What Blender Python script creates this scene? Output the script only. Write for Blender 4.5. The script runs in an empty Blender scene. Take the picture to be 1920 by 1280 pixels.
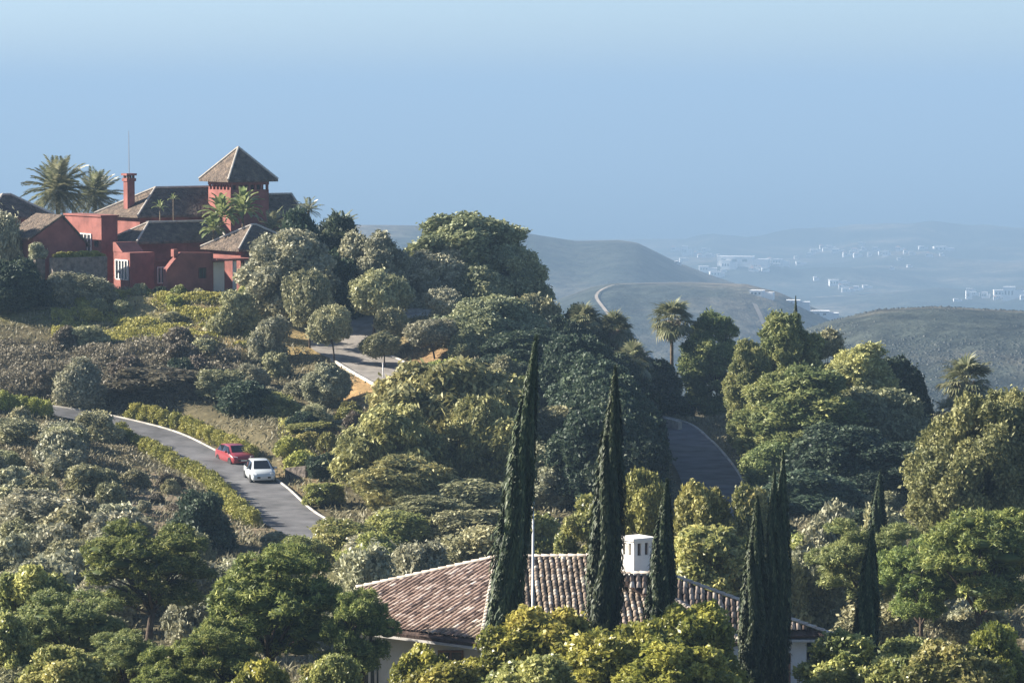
import bpy, bmesh, math
import numpy as np
from mathutils import Vector, Matrix, Euler

# ------------------------------------------------------------------ camera
scene = bpy.context.scene
COL = scene.collection
FPX = 6423.0                       # focal length in photograph pixels (1920 wide)
HORIZON = 190.0                    # pixel row of the horizon
PITCH = math.atan((640.0 - HORIZON) / FPX)
cam_data = bpy.data.cameras.new('camera')
cam_data.sensor_width = 36.0
cam_data.lens = FPX / 1920.0 * 36.0
cam_data.clip_start = 1.0
cam_data.clip_end = 300000.0
cam = bpy.data.objects.new('camera', cam_data)
cam.location = (0, 0, 0)
cam.rotation_euler = (math.radians(90) - PITCH, 0, 0)
COL.objects.link(cam)
scene.camera = cam

# ------------------------------------------------------------------ light
SUN_AZ = math.radians(104)         # 0 = behind the camera, 90 = from the left, 180 = from straight ahead
SUN_EL = math.radians(26)
SDIR = Vector((-math.sin(SUN_AZ) * math.cos(SUN_EL), -math.cos(SUN_AZ) * math.cos(SUN_EL), math.sin(SUN_EL)))
world = bpy.data.worlds.new('World')
scene.world = world
world.use_nodes = True
wn = world.node_tree.nodes
wl = world.node_tree.links
wn.clear()
sky = wn.new('ShaderNodeTexSky')
sky.sky_type = 'NISHITA'
sky.sun_disc = False
sky.sun_elevation = SUN_EL
sky.sun_rotation = math.atan2(SDIR.x, SDIR.y)
sky.altitude = 400
sky.air_density = 0.6
sky.dust_density = 0.8
sky.ozone_density = 2.0
bg = wn.new('ShaderNodeBackground')
bg.inputs['Strength'].default_value = 0.062
wo = wn.new('ShaderNodeOutputWorld')
wl.new(sky.outputs[0], bg.inputs[0])
wl.new(bg.outputs[0], wo.inputs[0])

sun_data = bpy.data.lights.new('sun', 'SUN')
sun_data.energy = 5.0
sun_data.angle = math.radians(0.53)
sun_data.color = (1.0, 0.92, 0.80)
sun = bpy.data.objects.new('sun', sun_data)
sun.rotation_euler = SDIR.to_track_quat('Z', 'Y').to_euler()
sun.location = (-60, 200, 80)
COL.objects.link(sun)

vs = scene.view_settings
vs.view_transform = 'Standard'
vs.look = 'None'
vs.gamma = 1.0
vs.use_curve_mapping = False
vs.exposure = 1.62
scene.cycles.use_denoising = True
scene.cycles.max_bounces = 6
scene.cycles.diffuse_bounces = 4
scene.cycles.glossy_bounces = 2
scene.cycles.transmission_bounces = 4
scene.cycles.volume_bounces = 1
scene.cycles.transparent_max_bounces = 6

HAZE_DENSITY = 2.35e-4
HAZE_COLOR = (0.272, 0.408, 0.570)

# ------------------------------------------------------------------ helpers
CP, SP = math.cos(PITCH), math.sin(PITCH)

def at(px, py, Y):
    """world point seen at photograph pixel (px, py), Y metres out"""
    a = (px - 960.0) / FPX
    b = (640.0 - py) / FPX
    dy = CP + b * SP
    dz = -SP + b * CP
    k = Y / dy
    return Vector((a * k, Y, dz * k))

def zat(py, Y):
    return at(960, py, Y).z

def xat(px, Y):
    return (px - 960.0) / FPX * Y / 1.0

def Yat(py, z):
    """distance at which height z is seen at row py"""
    b = (640.0 - py) / FPX
    return z * (CP + b * SP) / (-SP + b * CP)

def norm(v):
    return v / np.maximum(np.linalg.norm(v, axis=-1, keepdims=True), 1e-9)

def value_noise(x, y, seed=0):
    x = np.asarray(x, float); y = np.asarray(y, float)
    xi = np.floor(x).astype(np.int64); yi = np.floor(y).astype(np.int64)
    fx = x - xi; fy = y - yi
    fx = fx * fx * (3 - 2 * fx); fy = fy * fy * (3 - 2 * fy)
    def h(a, b):
        n = (a * 374761393 + b * 668265263 + seed * 1442695041) & 0xFFFFFFFF
        n = ((n ^ (n >> 13)) * 1274126177) & 0xFFFFFFFF
        return ((n ^ (n >> 16)) & 0xFFFF) / 65535.0
    return (h(xi, yi) * (1 - fx) + h(xi + 1, yi) * fx) * (1 - fy) + (h(xi, yi + 1) * (1 - fx) + h(xi + 1, yi + 1) * fx) * fy

def fbm(x, y, octaves=4, seed=0):
    s = 0; a = 0.5
    for o in range(octaves):
        s = s + a * value_noise(x * 2 ** o, y * 2 ** o, seed + o * 17)
        a *= 0.5
    return s - 0.47

def mesh_np(name, V, faces, mat=None, tint=None, smooth=False, color=None):
    """V: (n,3); faces: list of int arrays (m,3) or (m,4)"""
    me = bpy.data.meshes.new(name)
    V = np.asarray(V, np.float32)
    faces = [np.asarray(f, np.int32) for f in faces if len(f)]
    me.vertices.add(len(V))
    me.vertices.foreach_set('co', V.ravel())
    loops = np.concatenate([f.ravel() for f in faces])
    tot = np.concatenate([np.full(len(f), f.shape[1], np.int32) for f in faces])
    start = np.concatenate([[0], np.cumsum(tot)[:-1]]).astype(np.int32)
    me.loops.add(len(loops))
    me.loops.foreach_set('vertex_index', loops)
    me.polygons.add(len(tot))
    me.polygons.foreach_set('loop_start', start)
    me.polygons.foreach_set('loop_total', tot)
    if smooth:
        me.polygons.foreach_set('use_smooth', np.ones(len(tot), bool))
    if tint is not None:
        a = me.attributes.new('tint', 'FLOAT', 'POINT')
        a.data.foreach_set('value', np.asarray(tint, np.float32))
    if color is not None:
        a = me.attributes.new('zone', 'FLOAT_COLOR', 'POINT')
        a.data.foreach_set('color', np.asarray(color, np.float32).ravel())
    me.update(calc_edges=True)
    if mat:
        me.materials.append(mat)
    return me

class MB:
    """collects simple solids and links them as one mesh object"""
    def __init__(self):
        self.v = []; self.f = []
    def poly(self, pts, faces):
        b = len(self.v)
        self.v += [tuple(p) for p in pts]
        self.f += [tuple(i + b for i in f) for f in faces]
        return self
    def box(self, lo, hi, M=None):
        p = [Vector((x, y, z)) for z in (lo[2], hi[2]) for y in (lo[1], hi[1]) for x in (lo[0], hi[0])]
        if M is not None:
            p = [M @ q for q in p]
        return self.poly(p, [(0, 2, 3, 1), (4, 5, 7, 6), (0, 1, 5, 4), (2, 6, 7, 3), (0, 4, 6, 2), (1, 3, 7, 5)])
    def prism(self, pts, d):
        """polygon pts (3D, planar) extruded by vector d"""
        n = len(pts); d = Vector(d)
        p = [Vector(q) for q in pts] + [Vector(q) + d for q in pts]
        return self.poly(p, [tuple(range(n))[::-1], tuple(range(n, 2 * n))] + [(i, (i + 1) % n, n + (i + 1) % n, n + i) for i in range(n)])
    def tube(self, pts, rad, n=8, cap=True):
        pts = [Vector(p) for p in pts]
        b = len(self.v); m = len(pts)
        for i, p in enumerate(pts):
            t = (pts[min(i + 1, m - 1)] - pts[max(i - 1, 0)]).normalized()
            a = t.cross(Vector((0, 0, 1)) if abs(t.z) < 0.9 else Vector((1, 0, 0))).normalized()
            c = t.cross(a)
            r = rad[i] if hasattr(rad, '__len__') else rad
            for k in range(n):
                w = 2 * math.pi * k / n
                self.v.append(tuple(p + a * (math.cos(w) * r) + c * (math.sin(w) * r)))
        for i in range(m - 1):
            for k in range(n):
                k2 = (k + 1) % n
                self.f.append((b + i * n + k, b + i * n + k2, b + (i + 1) * n + k2, b + (i + 1) * n + k))
        if cap:
            self.f.append(tuple(b + k for k in range(n))[::-1])
            self.f.append(tuple(b + (m - 1) * n + k for k in range(n)))
        return self
    def mesh(self, name, mat=None, smooth=False, bevel=0):
        me = bpy.data.meshes.new(name)
        me.from_pydata(self.v, [], self.f)
        bm = bmesh.new(); bm.from_mesh(me)
        bmesh.ops.recalc_face_normals(bm, faces=bm.faces)
        if bevel:
            bmesh.ops.bevel(bm, geom=bm.edges[:], offset=bevel, segments=1, affect='EDGES')
        bm.to_mesh(me); bm.free()
        if smooth:
            me.polygons.foreach_set('use_smooth', [True] * len(me.polygons))
        if mat:
            me.materials.append(mat)
        return me
    def build(self, name, mat, parent=None, smooth=False, bevel=0, world=True):
        o = link(name, self.mesh(name, mat, smooth, bevel), parent)
        if parent is not None and world:
            o.matrix_parent_inverse = wmat(parent).inverted()
        return o

def wmat(o):
    m = o.matrix_basis.copy()
    if o.parent:
        m = wmat(o.parent) @ o.matrix_parent_inverse @ m
    return m

def link(name, me, parent=None):
    o = bpy.data.objects.new(name, me)
    COL.objects.link(o)
    if parent is not None:
        o.parent = parent
    return o

def tag(o, label=None, cat=None, group=None, kind=None):
    if label: o['label'] = label
    if cat: o['category'] = cat
    if group: o['group'] = group
    if kind: o['kind'] = kind
    return o

def empty(name, loc, rz=0.0, label=None, cat=None, group=None):
    o = bpy.data.objects.new(name, None)
    o.empty_display_size = 0.3
    COL.objects.link(o)
    o.location = loc
    o.rotation_euler = (0, 0, rz)
    return tag(o, label, cat, group)

# ------------------------------------------------------------------ materials
MATS = {}
def new_mat(name):
    m = bpy.data.materials.new(name)
    m.use_nodes = True
    nt = m.node_tree
    nt.nodes.clear()
    out = nt.nodes.new('ShaderNodeOutputMaterial')
    p = nt.nodes.new('ShaderNodeBsdfPrincipled')
    nt.links.new(p.outputs[0], out.inputs[0])
    MATS[name] = m
    return m, nt, p, out

def plain(name, col, rough=0.8, spec=0.3, metal=0.0, noise=0.0, scale=3.0, bump=0.0, bscale=20.0, col2=None, objrand=0.0):
    m, nt, p, out = new_mat(name)
    N, L = nt.nodes, nt.links
    p.inputs['Roughness'].default_value = rough
    p.inputs['Specular IOR Level'].default_value = spec
    p.inputs['Metallic'].default_value = metal
    p.inputs['Base Color'].default_value = (*col, 1)
    geo = N.new('ShaderNodeNewGeometry')
    last = None
    if noise or col2:
        t = N.new('ShaderNodeTexNoise')
        t.inputs['Scale'].default_value = scale
        t.inputs['Detail'].default_value = 6
        t.inputs['Roughness'].default_value = 0.65
        L.new(geo.outputs['Position'], t.inputs['Vector'])
        r = N.new('ShaderNodeValToRGB')
        c2 = col2 or tuple(c * (1 - noise) for c in col)
        c1 = col if col2 else tuple(min(1, c * (1 + noise)) for c in col)
        r.color_ramp.elements[0].position = 0.35
        r.color_ramp.elements[1].position = 0.66
        r.color_ramp.elements[0].color = (*c2, 1)
        r.color_ramp.elements[1].color = (*c1, 1)
        L.new(t.outputs['Fac'], r.inputs[0])
        last = r.outputs[0]
    if objrand:
        oi = N.new('ShaderNodeObjectInfo')
        hs = N.new('ShaderNodeHueSaturation')
        mr = N.new('ShaderNodeMapRange')
        mr.inputs['To Min'].default_value = 1 - objrand
        mr.inputs['To Max'].default_value = 1 + objrand
        L.new(oi.outputs['Random'], mr.inputs['Value'])
        L.new(mr.outputs[0], hs.inputs['Value'])
        if last: L.new(last, hs.inputs['Color'])
        else: hs.inputs['Color'].default_value = (*col, 1)
        last = hs.outputs[0]
    if last:
        L.new(last, p.inputs['Base Color'])
    if bump:
        t2 = N.new('ShaderNodeTexNoise')
        t2.inputs['Scale'].default_value = bscale
        t2.inputs['Detail'].default_value = 4
        L.new(geo.outputs['Position'], t2.inputs['Vector'])
        b = N.new('ShaderNodeBump')
        b.inputs['Strength'].default_value = bump
        b.inputs['Distance'].default_value = 0.1
        L.new(t2.outputs['Fac'], b.inputs['Height'])
        L.new(b.outputs[0], p.inputs['Normal'])
    return m

def leaf_mat(name, c_dark, c_mid, c_light, transl=0.22, rough=0.55, spec=0.25, var=0.18):
    m, nt, p, out = new_mat(name)
    N, L = nt.nodes, nt.links
    at_ = N.new('ShaderNodeAttribute'); at_.attribute_name = 'tint'
    r = N.new('ShaderNodeValToRGB')
    r.color_ramp.elements[0].color = (*c_dark, 1)
    r.color_ramp.elements[1].color = (*c_light, 1)
    e = r.color_ramp.elements.new(0.5); e.color = (*c_mid, 1)
    L.new(at_.outputs['Fac'], r.inputs[0])
    oi = N.new('ShaderNodeObjectInfo')
    hs = N.new('ShaderNodeHueSaturation')
    mr = N.new('ShaderNodeMapRange')
    mr.inputs['To Min'].default_value = 1 - var
    mr.inputs['To Max'].default_value = 1 + var
    L.new(oi.outputs['Random'], mr.inputs['Value'])
    L.new(mr.outputs[0], hs.inputs['Value'])
    mh = N.new('ShaderNodeMapRange')
    mh.inputs['To Min'].default_value = 0.485
    mh.inputs['To Max'].default_value = 0.515
    mu = N.new('ShaderNodeMath'); mu.operation = 'FRACT'
    mm = N.new('ShaderNodeMath'); mm.operation = 'MULTIPLY'; mm.inputs[1].default_value = 7.31
    L.new(oi.outputs['Random'], mm.inputs[0]); L.new(mm.outputs[0], mu.inputs[0])
    L.new(mu.outputs[0], mh.inputs['Value']); L.new(mh.outputs[0], hs.inputs['Hue'])
    L.new(r.outputs[0], hs.inputs['Color'])
    L.new(hs.outputs[0], p.inputs['Base Color'])
    p.inputs['Roughness'].default_value = rough
    p.inputs['Specular IOR Level'].default_value = spec
    tr = N.new('ShaderNodeBsdfTranslucent')
    L.new(hs.outputs[0], tr.inputs['Color'])
    mx = N.new('ShaderNodeMixShader'); mx.inputs[0].default_value = transl
    L.new(p.outputs[0], mx.inputs[1]); L.new(tr.outputs[0], mx.inputs[2])
    L.new(mx.outputs[0], out.inputs[0])
    return m
# ------------------------------------------------------------------ land: near ground
_ctrl = []
def _c(px, py, Y): p = at(px, py, Y); _ctrl.append((p.x, p.y, p.z))
def _w(x, y, z): _ctrl.append((x, y, z))
ZR = -27.0                                    # level of the public road
def zpx(px, py, z):
    """point of height z seen at that pixel"""
    return at(px, py, Yat(py, z))
MAIN = [zpx(*p) for p in ((-160, 741, -23.0), (-60, 750, -23.4), (20, 759, -23.8), (100, 770, -24.2), (183, 786, -24.7), (281, 813, -25.4), (366, 855, -26.2), (464, 905, -26.8), (539, 970, ZR))] + \
       [Vector((-9.5, 207, ZR)), Vector((-4, 198, ZR)), Vector((4, 197, ZR)), Vector((10.5, 207, ZR)), Vector((13.4, 224, ZR)), Vector((14.2, 243, ZR)), Vector((14.1, 258, ZR)),
        Vector((13.6, 272, ZR)), Vector((12.4, 287, ZR)), Vector((8.5, 297, ZR)), Vector((2, 303, ZR + .3))]
for p in MAIN: _w(p.x, p.y, p.z)
for p in ((60, 545, 314), (200, 545, 316), (330, 549, 314), (440, 556, 310), (150, 548, 308), (290, 551, 307), (400, 556, 305), (250, 560, 303), (30, 562, 304),
          (0, 605, 298), (100, 604, 298), (200, 602, 298), (300, 604, 298), (400, 606, 297), (0, 650, 289), (150, 650, 289), (300, 650, 289), (420, 655, 287),
          (50, 700, 279), (200, 700, 279), (330, 705, 278), (0, 738, 271), (230, 745, 271), (340, 770, 264), (420, 740, 271), (440, 805, 255),
          (100, 832, 252), (0, 822, 250), (200, 852, 246), (330, 905, 236), (150, 950, 222), (300, 960, 224),
          (520, 690, 285), (520, 780, 266), (600, 850, 247), (600, 640, 293), (680, 618, 297), (740, 703, 277), (680, 740, 271), (640, 800, 256), (850, 598, 301), (900, 560, 313),
          (1000, 625, 300), (1100, 720, 287), (900, 690, 276), (900, 800, 256), (1040, 800, 262)):
    _c(*p)
for p in ((-45, 200, -27.6), (-20, 180, -27.6), (0, 150, -26.3), (40, 150, -26.3), (-40, 150, -26.3), (0, 140, -25.6), (0, 125, -24.2), (40, 125, -24.2), (-40, 125, -24.2), (40, 215, -27.6), (45, 270, -27), (25, 330, -31), (60, 330, -31),
          (-65, 250, -25.2), (-62, 300, -19.6), (-45, 372, -25), (-15, 372, -25), (0, 365, -29), (0, 100, -22.5), (-50, 100, -22.5), (50, 100, -22.5),
          (-40, 338, -16.9), (-18, 338, -17.3), (-60, 430, -60), (0, 430, -60), (60, 430, -60), (-75, 180, -28), (75, 200, -28), (0, 40, -21),
          (8, 322, -27), (-2, 330, -22), (20, 296, -27), (24, 250, -27.3)):
    _w(*p)
_C = np.array(_ctrl)
def _tps_k(d2):
    return np.where(d2 > 1e-9, 0.5 * d2 * np.log(np.maximum(d2, 1e-9)), 0.0)
_n = len(_C)
_A = np.zeros((_n + 3, _n + 3))
_d2 = ((_C[:, None, :2] - _C[None, :, :2]) ** 2).sum(-1)
_A[:_n, :_n] = _tps_k(_d2) + np.eye(_n) * 8.0
_A[:_n, _n] = 1; _A[:_n, _n + 1:] = _C[:, :2]
_A[_n, :_n] = 1; _A[_n + 1:, :_n] = _C[:, :2].T
_W = np.linalg.solve(_A, np.concatenate([_C[:, 2], [0, 0, 0]]))

def catmull(pts, step=1.0):
    pts = [Vector(p) for p in pts]
    P = [pts[0] * 2 - pts[1]] + pts + [pts[-1] * 2 - pts[-2]]
    out = []
    for i in range(1, len(P) - 2):
        n = max(2, int((P[i + 1] - P[i]).length / step))
        for k in range(n):
            t = k / n
            out.append(0.5 * ((2 * P[i]) + (P[i + 1] - P[i - 1]) * t + (2 * P[i - 1] - 5 * P[i] + 4 * P[i + 1] - P[i + 2]) * t * t + (3 * P[i] - P[i - 1] - 3 * P[i + 1] + P[i + 2]) * t ** 3))
    out.append(pts[-1])
    return out

def tps(x, y):
    x = np.asarray(x, float).ravel(); y = np.asarray(y, float).ravel()
    z = np.full(len(x), _W[_n]) + _W[_n + 1] * x + _W[_n + 2] * y
    for i in range(_n):
        z += _W[i] * _tps_k((x - _C[i, 0]) ** 2 + (y - _C[i, 1]) ** 2)
    return z

ROAD_W, DRIVE_W = 4.3, 5.4
MAIN_C = catmull(MAIN, 1.0)
def proj(p):
    t = math.atan2(p[2], p[1]) + PITCH
    d = p[1] * CP - p[2] * SP
    return 960 + FPX * p[0] / d, 640 - FPX * math.tan(t)
def idx_near(C, px, py):
    return int(np.argmin([(proj(c)[0] - px) ** 2 + (proj(c)[1] - py) ** 2 for c in C]))
def road_pt(px, py):
    z = MAIN_C[idx_near(MAIN_C, px, py)].z
    return at(px, py, Yat(py, z))
_dr = [at(790, 735, 270), at(735, 705, 277), at(690, 675, 284), at(648, 652, 289), at(640, 634, 293), at(668, 618, 297), at(720, 600, 301), at(790, 590, 304), at(860, 588, 306)]
DRIVE_C = catmull(_dr, 1.0)
_dz = tps([p.x for p in DRIVE_C], [p.y for p in DRIVE_C])
_dz = np.convolve(np.pad(_dz, 4, mode='edge'), np.ones(9) / 9, 'valid')
for p, z in zip(DRIVE_C, _dz): p.z = z
ROADS = [(np.array([tuple(p) for p in MAIN_C]), ROAD_W), (np.array([tuple(p) for p in DRIVE_C]), DRIVE_W)]

def ground_z(x, y, detail=True):
    """height of the near ground (arrays or scalars)"""
    xa = np.asarray(x, float).ravel(); ya = np.asarray(y, float).ravel()
    z = tps(xa, ya)
    # level terrace under the villa
    if detail:
        z = z + 0.5 * fbm(xa / 6.0, ya / 6.0, 4, 3)
    for C, w in ROADS:
        best = np.full(len(xa), 1e9); bz = np.zeros(len(xa))
        for i in range(0, len(C)):
            d = (xa - C[i, 0]) ** 2 + (ya - C[i, 1]) ** 2
            k = d < best
            best[k] = d[k]; bz[k] = C[i, 2]
        d = np.sqrt(best)
        t = np.clip((d - (w / 2 + 0.9)) / 2.6, 0, 1)
        t = t * t * (3 - 2 * t)
        z = (bz - 0.09) * (1 - t) + z * t
    return z

def gz(x, y):
    return float(ground_z([x], [y])[0])

def near_ground():
    xs = np.arange(-78, 78.1, 0.9); ys = np.arange(40, 436, 0.9)
    X, Yg = np.meshgrid(xs, ys)
    Z = ground_z(X, Yg)
    nx, ny = len(xs), len(ys)
    V = np.stack([X.ravel(), Yg.ravel(), Z], 1)
    i = np.arange(nx - 1)[None, :] + (np.arange(ny - 1) * nx)[:, None]
    F = np.stack([i, i + 1, i + nx + 1, i + nx], -1).reshape(-1, 4)
    # what grows or lies there: scrub soil by default, straw and lawn on the terraces, bare ochre earth in patches
    col = np.tile(np.array([0.15, 0.13, 0.08, 1.0]), (len(V), 1))
    n1 = fbm(V[:, 0] / 9, V[:, 1] / 9, 4, 11)
    def zone(px, py, Y, rx, ry, c, edge=0.35):
        p = at(px, py, Y)
        d = np.sqrt(((V[:, 0] - p.x) / rx) ** 2 + ((V[:, 1] - p.y) / ry) ** 2) + n1 * 0.5
        k = np.clip((1 + edge - d) / edge, 0, 1)[:, None]
        col[:, :3] = col[:, :3] * (1 - k) + np.array(c) * k
    zone(250, 560, 304, 14, 6, (0.24, 0.23, 0.10))
    zone(400, 558, 304, 10, 4, (0.34, 0.29, 0.15))
    zone(600, 600, 300, 10, 12, (0.42, 0.32, 0.17))
    zone(560, 620, 296, 7, 8, (0.42, 0.32, 0.16))
    zone(800, 600, 301, 6, 3, (0.34, 0.27, 0.12))
    zone(790, 690, 281, 6, 7, (0.30, 0.20, 0.115))
    zone(685, 740, 270.5, 3.2, 6.5, (0.44, 0.29, 0.145), 0.15)
    zone(330, 930, 225, 7, 14, (0.30, 0.24, 0.175))
    zone(390, 900, 235, 4, 10, (0.32, 0.26, 0.19))
    zone(560, 900, 240, 2.5, 8, (0.22, 0.17, 0.10))
    zone(660, 850, 250, 3, 8, (0.30, 0.17, 0.09))
    me = mesh_np('ground', V, [F], smooth=True, color=col)
    m, nt, p, out = new_mat('ground_soil')
    N, L = nt.nodes, nt.links
    a = N.new('ShaderNodeAttribute'); a.attribute_name = 'zone'
    geo = N.new('ShaderNodeNewGeometry')
    t = N.new('ShaderNodeTexNoise'); t.inputs['Scale'].default_value = 1.3; t.inputs['Detail'].default_value = 9; t.inputs['Roughness'].default_value = 0.75
    L.new(geo.outputs['Position'], t.inputs['Vector'])
    r = N.new('ShaderNodeValToRGB')
    r.color_ramp.elements[0].position = 0.33; r.color_ramp.elements[0].color = (0.45, 0.47, 0.42, 1)
    r.color_ramp.elements[1].position = 0.68; r.color_ramp.elements[1].color = (1.25, 1.2, 1.1, 1)
    L.new(t.outputs['Fac'], r.inputs[0])
    mx = N.new('ShaderNodeMix'); mx.data_type = 'RGBA'; mx.blend_type = 'MULTIPLY'; mx.inputs[0].default_value = 1
    L.new(a.outputs['Color'], mx.inputs[6]); L.new(r.outputs[0], mx.inputs[7])
    L.new(mx.outputs[2], p.inputs['Base Color'])
    p.inputs['Roughness'].default_value = 0.95
    p.inputs['Specular IOR Level'].default_value = 0.1
    b = N.new('ShaderNodeBump'); b.inputs['Strength'].default_value = 0.7; b.inputs['Distance'].default_value = 0.25
    L.new(t.outputs['Fac'], b.inputs['Height']); L.new(b.outputs[0], p.inputs['Normal'])
    me.materials.append(m)
    o = link('ground', me)
    tag(o, 'dry scrubby hillside ground rising from the road to the villa terrace', kind='structure')
near_ground()

# ------------------------------------------------------------------ roads
def ribbon(name, C, off0, off1, dz0, dz1, mat, thick=0.0, smooth=True):
    """strip along centre line C between lateral offsets off0 < off1"""
    n = len(C)
    T = [(C[min(i + 1, n - 1)] - C[max(i - 1, 0)]) for i in range(n)]
    R = [Vector((t.y, -t.x, 0)).normalized() for t in T]
    V, Fq = [], []
    if thick:
        prof = [(off0, dz0 - thick), (off0, dz0), (off1, dz1), (off1, dz1 - thick)]
    else:
        k = max(2, int((off1 - off0) / 0.7) + 1)
        prof = [(off0 + (off1 - off0) * j / (k - 1), dz0 + (dz1 - dz0) * j / (k - 1)) for j in range(k)]
    for i in range(n):
        for o, d in prof:
            q = C[i] + R[i] * o
            V.append((q.x, q.y, C[i].z + d))
    m = len(prof)
    for i in range(n - 1):
        for j in range(m - 1):
            Fq.append((i * m + j, i * m + j + 1, (i + 1) * m + j + 1, (i + 1) * m + j))
    return link(name, mesh_np(name, V, [np.array(Fq)], mat, smooth=smooth and not thick))

def arclen(C):
    s = [0]
    for a, b in zip(C, C[1:]): s.append(s[-1] + (b - a).length)
    return s

asphalt = plain('asphalt', (0.132, 0.131, 0.134), 0.9, 0.2, noise=0.34, scale=0.45, bump=0.25, bscale=25)
drive_mat = plain('drive_paving', (0.28, 0.255, 0.225), 0.9, 0.2, noise=0.25, scale=0.8, bump=0.2, bscale=20)
kerb_mat = plain('kerb_concrete', (0.42, 0.39, 0.34), 0.85, 0.2, noise=0.35, scale=1.1)
verge_mat = plain('gravel_verge', (0.30, 0.25, 0.19), 0.95, 0.1, noise=0.3, scale=2.5, bump=0.5, bscale=15)
r_ = ribbon('road', MAIN_C, -ROAD_W / 2, ROAD_W / 2, 0.03, 0.03, asphalt)
tag(r_, 'narrow grey asphalt road curving round the hill', kind='structure')
_ks = int(np.argmin([(c.x + 4) ** 2 + (c.y - 198) ** 2 for c in MAIN_C]))
k_ = ribbon('kerb', MAIN_C[:_ks], -ROAD_W / 2 - 0.17, -ROAD_W / 2, 0.12, 0.12, kerb_mat, 0.35)
tag(k_, 'pale concrete kerb along the uphill edge of the road by the cars', kind='structure')
_kt = int(np.argmin([(c.x - 13.4) ** 2 + (c.y - 224) ** 2 for c in MAIN_C]))
k_ = ribbon('kerb', MAIN_C[_kt:], ROAD_W / 2, ROAD_W / 2 + 0.17, 0.12, 0.12, kerb_mat, 0.35)
tag(k_, 'pale concrete kerb along the outer edge of the shaded road', kind='structure')
d_ = ribbon('driveway', DRIVE_C, -DRIVE_W / 2, DRIVE_W / 2, 0.04, 0.04, drive_mat)
tag(d_, 'grey paved driveway climbing between young trees to the villa', kind='structure')
dk_ = ribbon('driveway_kerb', DRIVE_C, DRIVE_W / 2, DRIVE_W / 2 + 0.22, 0.14, 0.14, kerb_mat, 0.3)
tag(dk_, 'light kerb edging the driveway', kind='structure')
dk2 = ribbon('driveway_kerb', DRIVE_C[:16], -DRIVE_W / 2 - 0.22, -DRIVE_W / 2, 0.14, 0.14, kerb_mat, 0.3)
tag(dk2, 'light kerb on the lower edge of the driveway above the ochre patch', kind='structure')

# ------------------------------------------------------------------ far land
SEA_Z = -352.0
def prof(pts):
    xs = [p[0] for p in pts]; ys = [p[1] for p in pts]
    return lambda px: np.interp(px, xs, ys)
def plain_z(Y):
    return np.interp(Y, [300, 450, 900, 1500, 3000, 4500, 7000, 8600, 9000], [-70, -90, -150, -205, -262, -300, -335, -349, -356])
def crest_z(py, Y):
    b = (640.0 - py) / FPX
    return Y * (-SP + b * CP) / (CP + b * SP)
HILLS = [  # (distance, front depth, back depth, crest rows by photograph column, gully size)
    (1300, 430, 260, prof([(300, 760), (1000, 720), (1300, 690), (1450, 640), (1550, 604), (1650, 581), (1760, 575), (1920, 584), (2300, 610)]), 60, 21),
    (2300, 520, 300, prof([(300, 600), (900, 590), (1050, 560), (1110, 538), (1150, 531), (1300, 530), (1400, 533), (1460, 548), (1560, 592), (1660, 632), (2300, 700)]), 110, 22),
    (3400, 800, 500, prof([(-400, 440), (300, 420), (720, 422), (860, 424), (950, 431), (1010, 441), (1080, 452), (1160, 450), (1195, 455), (1230, 472), (1270, 492), (1330, 515), (1420, 545), (1600, 600), (2300, 640)]), 170, 23),
    (8000, 900, 420, prof([(-400, 470), (1150, 473), (1260, 474), (1310, 462), (1340, 452), (1400, 460), (1480, 463), (1560, 460), (1600, 449), (1660, 445), (1720, 442), (1780, 455), (1820, 457), (1860, 446), (1920, 449), (2300, 455)]), 320, 24),
    (6300, 500, 500, prof([(-400, 540), (1200, 520), (1400, 505), (1500, 512), (1640, 497), (1750, 505), (1920, 492), (2300, 500)]), 260, 25),
    (5000, 450, 400, prof([(-400, 600), (1300, 575), (1500, 560), (1600, 556), (1760, 540), (1850, 548), (1920, 535), (2300, 540)]), 220, 26),
]
def far_z(x, y):
    px = 960 + x / y * FPX
    z = plain_z(y) + 10 * fbm(x / 400, y / 400, 4, 5)
    for Yc, df, db, pr, g, sd in HILLS:
        d = np.where(y < Yc, (y - Yc) / df, (y - Yc) / db)
        bell = np.exp(-d * d * 1.6)
        zc = crest_z(pr(px), Yc)
        base = plain_z(y)
        h = (zc - plain_z(Yc)) * bell
        h = h + (g * 0.62) * fbm(x / (g * 1.5), y / (g * 2.6), 5, sd) * np.clip(1 - bell, 0, 1) ** 0.6 * np.clip(bell * 3, 0, 1)
        z = np.maximum(z, base + h)
    return z

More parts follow.
